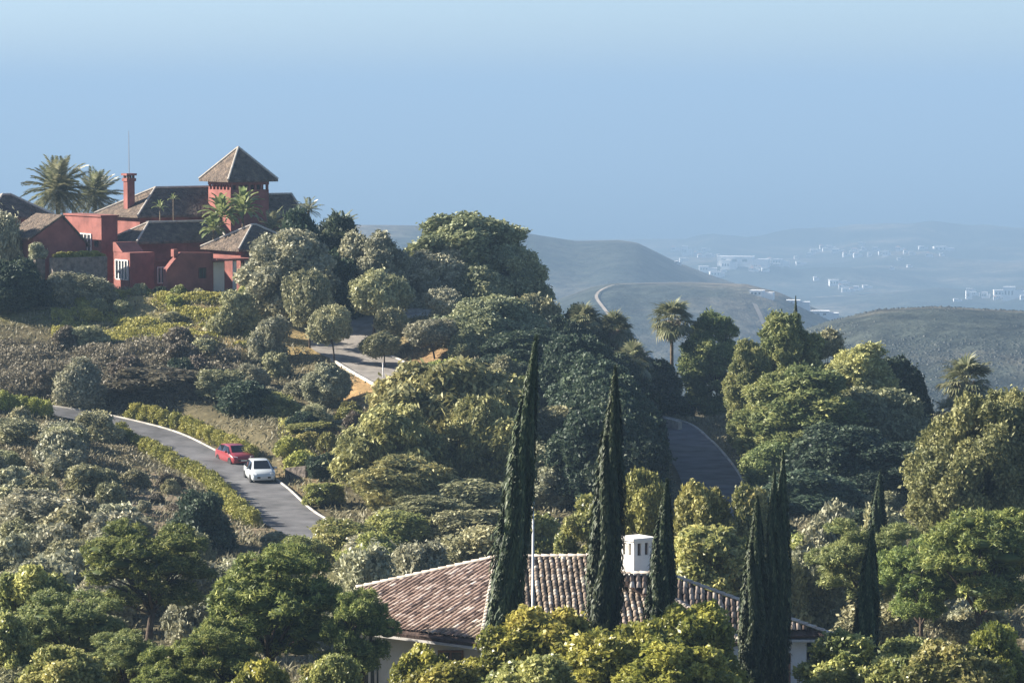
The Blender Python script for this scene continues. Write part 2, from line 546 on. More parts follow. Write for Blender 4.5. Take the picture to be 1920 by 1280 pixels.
def far_land():
    ys = np.unique(np.concatenate([np.geomspace(330, 9000, 170), np.linspace(850, 1320, 90), np.linspace(1750, 2320, 70), np.linspace(2500, 3420, 70), np.linspace(4300, 8050, 110)]))
    ts = np.linspace(-0.235, 0.235, 300)
    T, Yg = np.meshgrid(ts, ys)
    X = T * Yg
    Z = far_z(X.ravel(), Yg.ravel())
    V = np.stack([X.ravel(), Yg.ravel(), Z], 1)
    nx, ny = len(ts), len(ys)
    i = np.arange(nx - 1)[None, :] + (np.arange(ny - 1) * nx)[:, None]
    F = np.stack([i, i + 1, i + nx + 1, i + nx], -1).reshape(-1, 4)
    m, nt, p, out = new_mat('scrub_hills')
    N, L = nt.nodes, nt.links
    geo = N.new('ShaderNodeNewGeometry')
    def ns(scale, det=5, ro=0.6):
        t = N.new('ShaderNodeTexNoise'); t.inputs['Scale'].default_value = scale; t.inputs['Detail'].default_value = det; t.inputs['Roughness'].default_value = ro
        L.new(geo.outputs['Position'], t.inputs['Vector']); return t
    def ramp(fac, stops):
        r = N.new('ShaderNodeValToRGB')
        r.color_ramp.elements[0].position, r.color_ramp.elements[0].color = stops[0][0], (*stops[0][1], 1)
        r.color_ramp.elements[1].position, r.color_ramp.elements[1].color = stops[-1][0], (*stops[-1][1], 1)
        for q, c in stops[1:-1]:
            e = r.color_ramp.elements.new(q); e.color = (*c, 1)
        L.new(fac, r.inputs[0]); return r
    big = ramp(ns(0.004, 6, 0.62).outputs['Fac'], [(0.36, (0.022, 0.032, 0.029)), (0.50, (0.052, 0.060, 0.052)), (0.58, (0.120, 0.112, 0.092)), (0.70, (0.26, 0.22, 0.17))])
    fine = ramp(ns(0.06, 6, 0.7).outputs['Fac'], [(0.38, (0.45, 0.45, 0.45)), (0.62, (1.35, 1.3, 1.2))])
    mx = N.new('ShaderNodeMix'); mx.data_type = 'RGBA'; mx.blend_type = 'MULTIPLY'; mx.inputs[0].default_value = 1
    L.new(big.outputs[0], mx.inputs[6]); L.new(fine.outputs[0], mx.inputs[7])
    L.new(mx.outputs[2], p.inputs['Base Color'])
    p.inputs['Roughness'].default_value = 1.0
    p.inputs['Specular IOR Level'].default_value = 0.05
    b = N.new('ShaderNodeBump'); b.inputs['Strength'].default_value = 1.0; b.inputs['Distance'].default_value = 4.0
    L.new(ns(0.05, 5, 0.7).outputs['Fac'], b.inputs['Height']); L.new(b.outputs[0], p.inputs['Normal'])
    o = link('hills', mesh_np('hills', V, [F], m, smooth=True))
    tag(o, 'hazy scrub covered hills stepping down to the coastal plain', kind='structure')

    m, nt, p, out = new_mat('sea_water')
    p.inputs['Base Color'].default_value = (0.02, 0.06, 0.10, 1)
    p.inputs['Roughness'].default_value = 0.35
    S = 46000
    o = link('sea', mesh_np('sea', [(-S, -3000, SEA_Z), (S, -3000, SEA_Z), (S, 80000, SEA_Z), (-S, 80000, SEA_Z)], [np.array([[0, 1, 2, 3]])], m))
    tag(o, 'flat blue sea dissolving into haze at the horizon', kind='structure')
far_land()

def track(name, pts, w, mat, label):
    """dirt track draped over the far hills; pts = (column, row, distance)"""
    C = catmull([at(px, py, Y) for px, py, Y in pts], 12.0)
    V, Fq = [], []
    n = len(C)
    T = [(C[min(i + 1, n - 1)] - C[max(i - 1, 0)]).normalized() for i in range(n)]
    for i in range(n):
        R = Vector((T[i].y, -T[i].x, 0)).normalized()
        for s in (-1, -0.33, 0.33, 1):
            q = C[i] + R * (w / 2 * s)
            V.append((q.x, q.y, float(far_z(np.array([q.x]), np.array([q.y]))[0]) + 1.2))
    for i in range(n - 1):
        for j in range(3):
            Fq.append((i * 4 + j, i * 4 + j + 1, i * 4 + j + 5, i * 4 + j + 4))
    o = link(name, mesh_np(name, V, [np.array(Fq)], mat, smooth=True))
    tag(o, label, kind='structure')
track_mat = plain('pale_track', (0.30, 0.25, 0.20), 0.95, 0.1, noise=0.2, scale=0.05)
track('dirt_track', [(1385, 534, 2290), (1300, 533, 2280), (1220, 533, 2270), (1150, 534, 2255), (1118, 543, 2200), (1140, 556, 2130), (1190, 570, 2060), (1250, 586, 2000)], 2.0, track_mat, 'pale dirt track looping over the middle hill')
track('dirt_track', [(1415, 552, 2180), (1435, 566, 2120), (1450, 590, 2050), (1460, 620, 1990)], 3, track_mat, 'short pale dirt track below the white houses on the middle hill')
track('far_road', [(1530, 545, 5000), (1640, 532, 5150), (1760, 524, 5200), (1930, 518, 5300)], 18, track_mat, 'pale road crossing the hazy coastal plain')
# ------------------------------------------------------------------ haze
def haze():
    S = 47000.0
    mb = MB().box((-S, -3500, SEA_Z - 1.0), (S, 80500, HAZE_TOP))
    m = bpy.data.materials.new('haze_air')
    m.use_nodes = True
    nt = m.node_tree; nt.nodes.clear()
    out = nt.nodes.new('ShaderNodeOutputMaterial')
    v = nt.nodes.new('ShaderNodeVolumePrincipled')
    v.inputs['Color'].default_value = (*HAZE_COLOR, 1)
    v.inputs['Density'].default_value = HAZE_DENSITY
    v.inputs['Density Attribute'].default_value = ''
    v.inputs['Anisotropy'].default_value = 0.0
    nt.links.new(v.outputs[0], out.inputs['Volume'])
    o = mb.build('haze', m)
    tag(o, 'pale blue haze in the air over the coast', kind='stuff')
HAZE_TOP = 120.0
haze()
# ------------------------------------------------------------------ plants: shapes
_ico = bmesh.new(); bmesh.ops.create_icosphere(_ico, subdivisions=2, radius=1.0)
ICO_V = np.array([v.co[:] for v in _ico.verts]); ICO_F = np.array([[v.index for v in f.verts] for f in _ico.faces]); _ico.free()
_ico = bmesh.new(); bmesh.ops.create_icosphere(_ico, subdivisions=1, radius=1.0)
ICO1_V = np.array([v.co[:] for v in _ico.verts]); ICO1_F = np.array([[v.index for v in f.verts] for f in _ico.faces]); _ico.free()

def cards(rng, P, Nn, L, W, along=None, along_w=1.0, fold=0.12):
    """one pointed leaf (rhombus) at each P with normal Nn"""
    n = len(P)
    r = rng.normal(size=(n, 3))
    if along is not None:
        r = r * (1 - along_w) + along * along_w * 2.2
    u = norm(r - Nn * (r * Nn).sum(1, keepdims=True))
    v = np.cross(Nn, u)
    L = (L * rng.uniform(0.65, 1.25, n))[:, None]; W = (W * rng.uniform(0.7, 1.25, n))[:, None]
    a = P - u * L * 0.5
    b = P + v * W * 0.5 + Nn * W * fold - u * L * 0.08
    c = P + u * L * 0.5 - Nn * L * 0.08
    d = P - v * W * 0.5 + Nn * W * fold - u * L * 0.08
    V = np.stack([a, b, c, d], 1).reshape(-1, 3)
    F = np.arange(4 * n).reshape(-1, 4)
    return V, F

def tubes(paths, n=6):
    """paths: list of (points (m,3), radii (m))"""
    mb = MB()
    for pts, rad in paths:
        mb.tube(pts, rad, n)
    return mb

class Proto:
    """a plant kind in real size: crown mesh, trunk mesh, width and height"""
    def __init__(self, W, H, crown, trunk):
        self.W, self.H, self.crown, self.trunk = W, H, crown, trunk

def sph(rng, n):
    return norm(rng.normal(size=(n, 3)))

def clumps_to_mesh(name, rng, C, R, S, density, leafL, leafW, along=None, along_w=0.0, up=0.25, core=0.56, nz=(0.45, 0.22, 0.95), centre=None, tint_top=0.25, push=0.55, zmin=None):
    """leaf cards over every clump (centre C, radius R, squash S) round an inner body"""
    k = len(C)
    cnt = np.maximum(20, (density * R * R * 12.6).astype(int))
    idx = np.repeat(np.arange(k), cnt)
    n = len(idx)
    d = sph(rng, n)
    d[:, 2] += up * rng.uniform(0, 1.2, n)
    d = norm(d)
    # uneven clump surface: small lobes
    lob = 0.5 + 0.5 * np.sin(d[:, 0] * 5.1 + idx * 1.7) * np.sin(d[:, 1] * 4.7 + idx * 2.3) * np.sin(d[:, 2] * 5.3 + idx)
    rr = R[idx] * (0.66 + push * lob + rng.normal(0, 0.15, n) + (rng.uniform(0, 1, n) > 0.93) * rng.uniform(0.05, 0.35, n))
    P = C[idx] + d * rr[:, None] * S[idx]
    keep = np.ones(n, bool)
    for j in range(k):
        q = (P - C[j]) / (R[j] * S[j])
        keep &= ~(((q * q).sum(1) < 0.46) & (idx != j))
    if zmin is not None:
        keep &= P[:, 2] > zmin
    P = P[keep]; d = d[keep]; idx = idx[keep]; lob = lob[keep]
    n = len(P)
    cen = C.mean(0) if centre is None else np.array(centre)
    outw = norm(P - cen)
    Nn = norm(d / S[idx] * nz[0] + outw * nz[1] + rng.normal(size=(n, 3)) * nz[2])
    al = None
    if along is not None:
        al = along(P, d, rng)
    V, F = cards(rng, P, Nn, leafL, leafW, al, along_w)
    ct = rng.uniform(0, 1, k)
    t = np.clip(0.42 + (ct[idx] - 0.5) * 0.45 + rng.normal(0, 0.16, n) + (lob - 0.5) * 0.2, 0, 1)
    tint = np.repeat(t, 4)
    VV, FF, TT = [V], [F], [tint]
    base = len(V)
    f3 = []
    for j in range(k):
        jit = 1 + 0.22 * np.sin(ICO1_V[:, 0] * 4 + j) * np.sin(ICO1_V[:, 1] * 4.3 + 2 * j) + rng.normal(0, 0.05, len(ICO1_V))
        VV.append(C[j] + ICO1_V * (R[j] * core * jit)[:, None] * S[j])
        f3.append(ICO1_F + base); base += len(ICO1_V)
        TT.append(np.full(len(ICO1_V), 0.48))  # mid tint on the inner bodies lifts the shade in leaf gaps
    return mesh_np(name, np.concatenate(VV), [F, np.concatenate(f3)], tint=np.concatenate(TT))

def branchy(name, rng, H0, r0, tips, lean=(0, 0), forks=7, bark=None):
    """tapered trunk up to H0 with limbs reaching the clump centres in tips"""
    top = np.array([lean[0], lean[1], H0])
    mid = np.array([lean[0] * 0.35 + rng.normal(0, 0.05), lean[1] * 0.35, H0 * 0.5])
    paths = [([(0, 0, -0.6), tuple(mid * 0.3), tuple(mid), tuple(top)], [r0 * 1.25, r0, r0 * 0.85, r0 * 0.7])]
    if len(tips):
        sel = rng.choice(len(tips), min(forks, len(tips)), replace=False)
        for i in sel:
            t = tips[i]
            s = mid + (top - mid) * rng.uniform(0.55, 1.0)
            m = s + (t - s) * 0.5 + np.array([0, 0, 0.08 * np.linalg.norm(t - s)]) + rng.normal(0, 0.08, 3)
            paths.append(([tuple(s), tuple(m), tuple(t)], [r0 * 0.5, r0 * 0.32, r0 * 0.12]))
    return tubes(paths).mesh(name, bark, smooth=True)

def crown_points(rng, k, W, z0, z1, shape='egg', inner=0.35):
    """k clump centres spread through a crown W wide between z0 and z1"""
    pts, tries = [], 0
    md = W * 0.62 / max(1, k) ** 0.42
    while len(pts) < k and tries < 6000:
        tries += 1
        t = rng.uniform(0, 1)
        if shape == 'egg': rad = math.sin(math.pi * (0.12 + 0.80 * t)) ** 0.7
        elif shape == 'dome': rad = math.sqrt(max(0.0, 1 - (t * 0.98) ** 2))
        elif shape == 'cone': rad = (1 - t) * 0.95 + 0.08
        elif shape == 'umbrella': rad = (0.45 + 0.55 * math.sqrt(max(0, 1 - ((t - 0.45) / 0.56) ** 2))) if t > 0.05 else 0.4
        else: rad = 1 - 0.35 * abs(t - 0.4)
        a = rng.uniform(0, 2 * math.pi)
        r = W * 0.5 * rad * math.sqrt(rng.uniform(inner, 1.0)) * 0.80
        p = np.array([math.cos(a) * r, math.sin(a) * r, z0 + (z1 - z0) * t])
        if all(np.linalg.norm((p - q) * (1, 1, 1.2)) > md for q in pts):
            pts.append(p)
        elif tries % 400 == 0:
            md *= 0.85
    return np.array(pts)

BARK = plain('bark', (0.085, 0.065, 0.05), 0.95, 0.1, noise=0.35, scale=6, bump=0.6, bscale=18)
BARK_GREY = plain('bark_grey', (0.16, 0.14, 0.12), 0.95, 0.1, noise=0.35, scale=5, bump=0.6, bscale=15)
PALM_BARK = plain('palm_bark', (0.17, 0.13, 0.09), 0.95, 0.1, noise=0.4, scale=5, bump=0.8, bscale=12)

LM = {
    'olive':  leaf_mat('leaf_olive', (0.198, 0.203, 0.116), (0.329, 0.320, 0.176), (0.641, 0.601, 0.345)),
    'greyg':  leaf_mat('leaf_grey_green', (0.212, 0.217, 0.152), (0.343, 0.336, 0.220), (0.653, 0.613, 0.409)),
    'oak':    leaf_mat('leaf_oak', (0.162, 0.188, 0.111), (0.270, 0.280, 0.148), (0.559, 0.541, 0.298)),
    'dark':   leaf_mat('leaf_dark', (0.029, 0.047, 0.032), (0.061, 0.090, 0.054), (0.144, 0.176, 0.094), 0.25),  # dark evergreen leaf; also puts shade into plants that stand shaded
    'pine':   leaf_mat('leaf_pine', (0.115, 0.157, 0.062), (0.245, 0.273, 0.103), (0.532, 0.524, 0.201), 0.32),
    'stone':  leaf_mat('leaf_stone_pine', (0.075, 0.117, 0.041), (0.190, 0.236, 0.069), (0.598, 0.621, 0.190), 0.32),
    'euc':    leaf_mat('leaf_euc', (0.204, 0.215, 0.100), (0.383, 0.363, 0.155), (0.726, 0.659, 0.282)),
    'mimosa': leaf_mat('leaf_mimosa', (0.152, 0.168, 0.067), (0.264, 0.266, 0.110), (0.517, 0.495, 0.209)),
    'laurel': leaf_mat('leaf_laurel', (0.116, 0.138, 0.032), (0.290, 0.285, 0.062), (0.700, 0.640, 0.170), 0.42, 0.4, 0.4),
    'citrus': leaf_mat('leaf_citrus', (0.146, 0.184, 0.063), (0.329, 0.335, 0.114), (0.778, 0.724, 0.281), 0.40, 0.4, 0.4),
    'yellow': leaf_mat('leaf_yellow', (0.160, 0.160, 0.046), (0.300, 0.285, 0.090), (0.600, 0.550, 0.200)),
    'lime':   leaf_mat('leaf_lime', (0.191, 0.210, 0.048), (0.352, 0.347, 0.086), (0.616, 0.583, 0.176)),
    'brown':  leaf_mat('leaf_brown', (0.085, 0.072, 0.050), (0.175, 0.148, 0.104), (0.310, 0.265, 0.190)),
    'cypress': leaf_mat('leaf_cypress', (0.018, 0.032, 0.014), (0.040, 0.062, 0.025), (0.150, 0.170, 0.070), 0.06),
    'palm':   leaf_mat('leaf_palm', (0.064, 0.076, 0.042), (0.160, 0.172, 0.088), (0.384, 0.376, 0.232), 0.32, 0.35, 0.5),
    'thatch': leaf_mat('palm_thatch', (0.16, 0.12, 0.08), (0.26, 0.20, 0.14), (0.38, 0.31, 0.22), 0.1),
    'banana': leaf_mat('leaf_banana', (0.094, 0.127, 0.043), (0.203, 0.246, 0.094), (0.389, 0.423, 0.203), 0.42, 0.3, 0.5),
    'dry':    leaf_mat('leaf_dry_scrub', (0.085, 0.078, 0.045), (0.190, 0.170, 0.100), (0.340, 0.300, 0.185)),
    'far':    leaf_mat('leaf_far_scrub', (0.024, 0.030, 0.026), (0.038, 0.044, 0.038), (0.056, 0.058, 0.048), 0.0),
}

def proto_round(seed, W, H, trunk, k, rmin, rmax, density, L, Wl, shape='egg', up=0.25, bark=None, squash=(0.8, 1.0), along=None, aw=0.0, tr=None, inner=0.3, forks=7, nz=(0.45, 0.22, 0.95)):
    rng = np.random.default_rng(seed)
    z0 = H * trunk
    C = crown_points(rng, k, W, z0 + rmin * 0.6, H - rmin * 0.7, shape, inner)
    R = rng.uniform(rmin, rmax, len(C))
    S = np.stack([np.ones(len(C)), np.ones(len(C)), rng.uniform(squash[0], squash[1], len(C))], 1)
    me = clumps_to_mesh('crown', rng, C, R, S, density, L, Wl, along=along, along_w=aw, up=up, nz=nz, zmin=None if trunk > 0.05 else -0.1)
    tm = branchy('trunk', rng, max(H * trunk, 0.35 * H), tr or max(0.06, W * 0.022), C, (rng.normal(0, 0.1), rng.normal(0, 0.1)), forks, bark or BARK)
    # true extent
    n = len(me.vertices); co = np.zeros(n * 3, np.float32); me.vertices.foreach_get('co', co); co = co.reshape(-1, 3)
    return Proto(np.percentile(np.abs(co[:, :2]), 99) * 2, np.percentile(co[:, 2], 99.8), me, tm)

def droop(P, d, rng):
    a = np.zeros_like(P); a[:, 2] = -1.0; a[:, :2] = d[:, :2] * 0.5
    return a
def radial(P, d, rng):
    a = d.copy(); a[:, 2] += 0.55
    return norm(a)

PR = {}
PR['olive'] = [proto_round(10 + i, 4.4, 4.6, 0.42, 26, 0.55, 0.90, 125, 0.30, 0.15, 'egg') for i in range(3)]
PR['bush'] = [proto_round(20 + i, 4.0, 3.2, 0.0, 26, 0.36, 0.95, 125, 0.30, 0.15, ('dome', 'egg', 'wide', 'egg', 'dome', 'wide')[i], inner=(0.2, 0.1, 0.3, 0.05, 0.0, 0.1)[i]) for i in range(6)]
PR['oak'] = [proto_round(30 + i, 8.6, 7.6, 0.06, 60, 0.62, 1.15, 85, 0.36, 0.21, 'egg', squash=(0.72, 0.95)) for i in range(3)]
PR['pine'] = [proto_round(40 + i, 6.2, 11.0, 0.06, 95, 0.36, 0.85, 105, 0.36, 0.14, 'egg', up=0.5, squash=(0.75, 1.15), along=radial, aw=0.55, nz=(0.45, 0.22, 0.9)) for i in range(3)]
PR['euc'] = [proto_round(50 + i, 7.6, 9.6, 0.04, 72, 0.50, 0.95, 90, 0.55, 0.17, 'egg', up=0.2, squash=(1.0, 1.7), along=droop, aw=0.75, nz=(0.5, 0.2, 0.9), bark=BARK_GREY) for i in range(2)]
PR['mimosa'] = [proto_round(60, 11.0, 9.5, 0.03, 110, 0.60, 1.05, 130, 0.27, 0.14, 'egg', inner=0.5)]
PR['laurel'] = [proto_round(70 + i, 4.2, 4.6, 0.05, 46, 0.32, 0.60, 230, 0.21, 0.12, 'egg', up=0.5, along=radial, aw=0.4, nz=(0.45, 0.2, 0.9)) for i in range(3)]
PR['shrub'] = [proto_round(80 + i, 2.6, 1.7, 0.0, 14, 0.32, 0.58, 150, 0.26, 0.13, 'dome', forks=3) for i in range(4)]
PR['spiky'] = [proto_round(90 + i, 3.0, 2.0, 0.0, 14, 0.40, 0.70, 150, 0.55, 0.06, 'dome', along=radial, aw=0.8, up=0.8, forks=3, nz=(0.4, 0.2, 0.9)) for i in range(2)]

def stone_pine(seed, W=6.6, H=8.2):
    """umbrella pine: big tufted pads on spreading limbs, dense lit tops and open dark undersides"""
    rng = np.random.default_rng(seed)
    k = 30
    C = crown_points(rng, k, W, H * 0.40, H - 0.55, 'umbrella', 0.12)
    R = rng.uniform(0.62, 1.05, len(C))
    V, F, T, f3 = [], [], [], []
    base = 0
    S = np.stack([np.ones(len(C)), np.ones(len(C)), np.full(len(C), 0.62)], 1)
    # secondary tufts over the upper side of every pad
    Pt, Rt = [], []
    for c, r in zip(C, R):
        m = int(26 * r * r + 8)
        d = sph(rng, m); d[:, 2] = np.abs(d[:, 2]) * 1.1 - 0.22; d = norm(d)
        Pt.append(c + d * r * np.array([1, 1, 0.62])); Rt.append(np.full(m, 0.27) * rng.uniform(0.8, 1.3, m))
    Pt = np.concatenate(Pt); Rt = np.concatenate(Rt)
    St = np.tile(np.array([1, 1, 0.85]), (len(Pt), 1))
    keep = np.ones(len(Pt), bool)
    for c, r in zip(C, R):
        q = (Pt - c) / (r * np.array([1, 1, 0.62]))
        keep &= (q * q).sum(1) > 0.6
    Pt, Rt, St = Pt[keep], Rt[keep], St[keep]
    cnt = 34
    idx = np.repeat(np.arange(len(Pt)), cnt)
    d = sph(rng, len(idx)); d[:, 2] = d[:, 2] * 0.8 + 0.35; d = norm(d)
    P = Pt[idx] + d * Rt[idx][:, None] * rng.uniform(0.55, 1.0, len(idx))[:, None]
    Nn = norm(d * 0.25 + rng.normal(size=P.shape) * 0.6 + np.array([-0.1, 0, 0.35]))
    v, f = cards(rng, P, Nn, 0.30, 0.075, d, 0.85)
    ct = rng.uniform(0, 1, len(Pt))
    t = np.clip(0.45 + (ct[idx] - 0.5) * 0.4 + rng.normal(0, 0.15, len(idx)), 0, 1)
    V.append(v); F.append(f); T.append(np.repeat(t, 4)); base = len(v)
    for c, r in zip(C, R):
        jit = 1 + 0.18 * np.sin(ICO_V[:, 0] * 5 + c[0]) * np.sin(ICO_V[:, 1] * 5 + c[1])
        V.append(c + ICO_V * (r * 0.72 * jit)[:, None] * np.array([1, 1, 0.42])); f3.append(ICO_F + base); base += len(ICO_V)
        T.append(np.full(len(ICO_V), 0.1))  # inner pads coloured dark, shade put into the undersides
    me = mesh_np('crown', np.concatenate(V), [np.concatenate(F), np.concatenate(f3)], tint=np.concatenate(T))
    tm = branchy('trunk', rng, H * 0.42, 0.2, C, (rng.normal(0, 0.3), rng.normal(0, 0.3)), 16, BARK)
    n = len(me.vertices); co = np.zeros(n * 3, np.float32); me.vertices.foreach_get('co', co); co = co.reshape(-1, 3)
    return Proto(np.percentile(np.abs(co[:, :2]), 99) * 2, np.percentile(co[:, 2], 99.8), me, tm)
PR['stone'] = [stone_pine(100 + i) for i in range(3)]

def cypress(seed, H=18.0, W=1.5, tips=1):
    rng = np.random.default_rng(seed)
    n = 15000
    V, F, T, f3 = [], [], [], []; base = 0
    stems = [(0.0, 0.0, 1.0, 1.0)] if tips == 1 else [(-0.28, 0.05, 0.78, 0.93), (0.06, -0.1, 0.8, 1.0), (0.33, 0.08, 0.7, 0.90)]
    for sx, sy, sw, sh in stems:
        m = n // len(stems)
        t = rng.uniform(0, 1, m) ** 0.9
        def rad(t):
            return W * 0.5 * sw * np.clip(np.minimum(0.80 + 0.6 * t, 1.0) * (1 - np.clip((t - 0.38) / 0.62, 0, 1) ** 2.2), 0.03, 1)
        a = rng.uniform(0, 2 * math.pi, m)
        ridge = 1 + 0.18 * np.sin(a * 7 + 3 * np.sin(t * 9 + sx)) + 0.08 * np.sin(a * 3 + t * 23)
        r = rad(t) * ridge * rng.uniform(0.80, 1.10, m) * (1 + (rng.uniform(0, 1, m) > 0.96) * 0.18)
        off = np.array([sx, sy]) * W
        spread = np.clip(t * 3, 0, 1)
        P = np.stack([np.cos(a) * r + off[0] * spread, np.sin(a) * r + off[1] * spread, 0.15 + t * H * sh * 0.985], 1)
        d = np.stack([np.cos(a), np.sin(a), np.full(m, 0.25)], 1)
        Nn = norm(d + rng.normal(size=(m, 3)) * 0.32)
        up = np.stack([d[:, 0] * 0.18, d[:, 1] * 0.18, np.ones(m)], 1)
        v, f = cards(rng, P, Nn, 0.46, 0.10, up, 0.9)
        V.append(v); F.append(f + base); base += len(v)
        T.append(np.repeat(np.clip(0.4 + 0.5 * (ridge - 1) + rng.normal(0, 0.18, m), 0, 1), 4))
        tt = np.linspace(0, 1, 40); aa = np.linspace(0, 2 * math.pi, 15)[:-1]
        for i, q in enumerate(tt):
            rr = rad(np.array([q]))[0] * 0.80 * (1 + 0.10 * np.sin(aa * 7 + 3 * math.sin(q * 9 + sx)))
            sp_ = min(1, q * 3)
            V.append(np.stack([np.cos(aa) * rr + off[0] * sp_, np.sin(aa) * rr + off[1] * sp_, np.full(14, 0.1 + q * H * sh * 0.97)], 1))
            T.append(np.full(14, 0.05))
        for i in range(39):
            for k in range(14):
                f3.append((base + i * 14 + k, base + i * 14 + (k + 1) % 14, base + (i + 1) * 14 + (k + 1) % 14, base + (i + 1) * 14 + k))
        base += 40 * 14
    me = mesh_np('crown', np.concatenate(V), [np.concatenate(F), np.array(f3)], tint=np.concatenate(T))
    tm = tubes([([(0, 0, -0.6), (0, 0, 1.2), (0, 0, H * 0.5)], [0.17, 0.14, 0.05])]).mesh('trunk', BARK_GREY, True)
    return Proto(W * (1.0 if tips == 1 else 1.25), H, me, tm)
PR['cypress'] = [cypress(110), cypress(111), cypress(112, tips=3)]

# ------------------------------------------------------------------ plants: placing
_count = {}
def plant(kind, mat, x, y, w, h, label, name, cat, group=None, rz=None, lean=(0, 0), sink=0.0, z=None, wy=None):
    ps = PR[kind]
    i = _count.get(kind, 0); _count[kind] = i + 1
    p = ps[i % len(ps)]
    rng = np.random.default_rng(1000 + i * 7 + len(kind))
    rz = rng.uniform(0, 6.28) if rz is None else rz
    zb = (gz(x, y) if z is None else z) - sink
    if kind in ('bush', 'shrub', 'oak', 'olive', 'euc', 'laurel') and lean == (0, 0):
        lean = (rng.normal(0, 0.10), rng.normal(0, 0.10)); wy = w * rng.uniform(0.78, 1.3)
    root = empty(name, (x, y, zb), 0.0, label, cat, group)
    sx, sz = w / p.W, (h + sink) / p.H
    tr = link('trunk', p.trunk, root)
    cr = link('crown', p.crown, root)
    for o in (tr, cr):
        o.scale = (sx, sx if wy is None else wy / p.W, sz)
        o.rotation_euler = (lean[1], lean[0], rz)
    if len(cr.data.materials) == 0:
        cr.data.materials.append(LM[mat])
    cr.material_slots[0].link = 'OBJECT'
    cr.material_slots[0].material = LM[mat]
    return root

def plant_px(kind, mat, px, top, wpx, Y, label, name=None, cat=None, **kw):
    """place a plant by where its top stands out and how wide it is at distance Y"""
    p = at(px, top, Y)
    s = FPX / Y
    nm = name or {'olive': 'olive_tree', 'bush': 'round_bush', 'oak': 'oak_tree', 'pine': 'pine_tree', 'euc': 'feathery_tree', 'mimosa': 'spreading_tree', 'laurel': 'leafy_shrub',
                  'shrub': 'shrub', 'spiky': 'spiky_shrub', 'stone': 'umbrella_pine', 'cypress': 'cypress_tree'}[kind]
    ct = cat or {'olive': 'tree', 'bush': 'bush', 'oak': 'tree', 'pine': 'pine tree', 'euc': 'tree', 'mimosa': 'tree', 'laurel': 'shrub', 'shrub': 'shrub', 'spiky': 'shrub', 'stone': 'pine tree', 'cypress': 'cypress tree'}[kind]
    g = gz(p.x, p.y)
    h = max(0.5, p.z - g)
    return plant(kind, mat, p.x, p.y, wpx / s, h, label, nm, ct, **kw)
# ------------------------------------------------------------------ palms and broad-leaved plants
def fan_frond(seed):
    rng = np.random.default_rng(seed)
    V, F, T = [], [], []
    V += [(0, -0.02, 0), (0, 0.02, 0), (0.75, 0.015, 0.10), (0.75, -0.015, 0.10)]; F.append((0, 1, 2, 3)); T += [0.5] * 4
    n = 17
    for i in range(n):
        a = math.radians(-105 + 210 * i / (n - 1))
        L = (0.85 - 0.18 * abs(i - 8) / 8) * rng.uniform(0.9, 1.08)
        c, s = math.cos(a), math.sin(a)
        b = len(V)
        w = 0.058
        V += [(0.72, 0, 0.10), (0.72 + c * L * 0.6 - s * w, s * L * 0.6 + c * w, 0.13), (0.72 + c * L, s * L, -0.06 - 0.12 * rng.uniform(0, 1)), (0.72 + c * L * 0.6 + s * w, s * L * 0.6 - c * w, 0.09)]
        F.append((b, b + 1, b + 2, b + 3)); T += [rng.uniform(0.2, 0.9)] * 4
    return mesh_np('frond', V, [np.array(F)], LM['palm'], tint=T)

def feather_frond(seed, L=2.6):
    rng = np.random.default_rng(seed)
    V, F, T = [], [], []
    n = 26
    def spine(t): return np.array([L * t * (1 - 0.12 * t), 0, 0.55 * L * t * (0.5 - 0.75 * t)])
    for i in range(n):
        t = 0.1 + 0.9 * i / (n - 1)
        p = spine(t); q = spine(min(1, t + 0.02)) - p; q = q / (np.linalg.norm(q) + 1e-9)
        ll = 0.55 * math.sin(math.pi * (0.12 + 0.8 * t)) + 0.08
        for s in (-1, 1):
            tip = p + np.array([0.45 * ll, s * ll * 0.8, -0.22 * ll + 0.15 * ll * rng.uniform(-1, 1)])
            b = len(V)
            V += [tuple(p - q * 0.045), tuple((p + tip) / 2 + np.array([0.03, 0, 0.04])), tuple(tip), tuple((p + tip) / 2 - np.array([0.05, 0, -0.02]))]
            F.append((b, b + 1, b + 2, b + 3)); T += [rng.uniform(0.15, 0.9)] * 4
    for i in range(8):
        p = spine(i / 8); q = spine((i + 1) / 8); w = 0.035 * (1 - i / 9); b = len(V)
        V += [tuple(p + (0, w, 0)), tuple(p - (0, w, 0)), tuple(q - (0, w * .8, 0)), tuple(q + (0, w * .8, 0))]
        F.append((b, b + 1, b + 2, b + 3)); T += [0.8] * 4
    return mesh_np('frond', V, [np.array(F)], LM['palm'], tint=T)

def paddle_leaf(seed, L=1.5, W=0.42):
    rng = np.random.default_rng(seed)
    V, F, T = [], [], []
    n = 9
    for i in range(n):
        t = i / (n - 1)
        x = L * (0.25 + 0.75 * t); z = 0.7 * L * t * (0.7 - 0.75 * t)
        w = W * 0.5 * math.sin(math.pi * (0.06 + 0.92 * t)) ** 0.6
        V += [(x, -w, z + 0.06), (x, 0, z), (x, w, z + 0.06)]; T += [0.35 + 0.4 * rng.uniform()] * 3
    for i in range(n - 1):
        b = i * 3
        F += [(b, b + 1, b + 4, b + 3), (b + 1, b + 2, b + 5, b + 4)]
    b = len(V); V += [(0, -0.03, -0.05), (0, 0.03, -0.05), (L * 0.26, 0.03, 0.02), (L * 0.26, -0.03, 0.02)]; F.append((b, b + 1, b + 2, b + 3)); T += [0.6] * 4
    return mesh_np('leaf', V, [np.array(F)], LM['banana'], tint=T)

FAN = [fan_frond(1), fan_frond(2), fan_frond(3)]
FEATHER = [feather_frond(4), feather_frond(5)]
PADDLE = [paddle_leaf(6), paddle_leaf(7)]

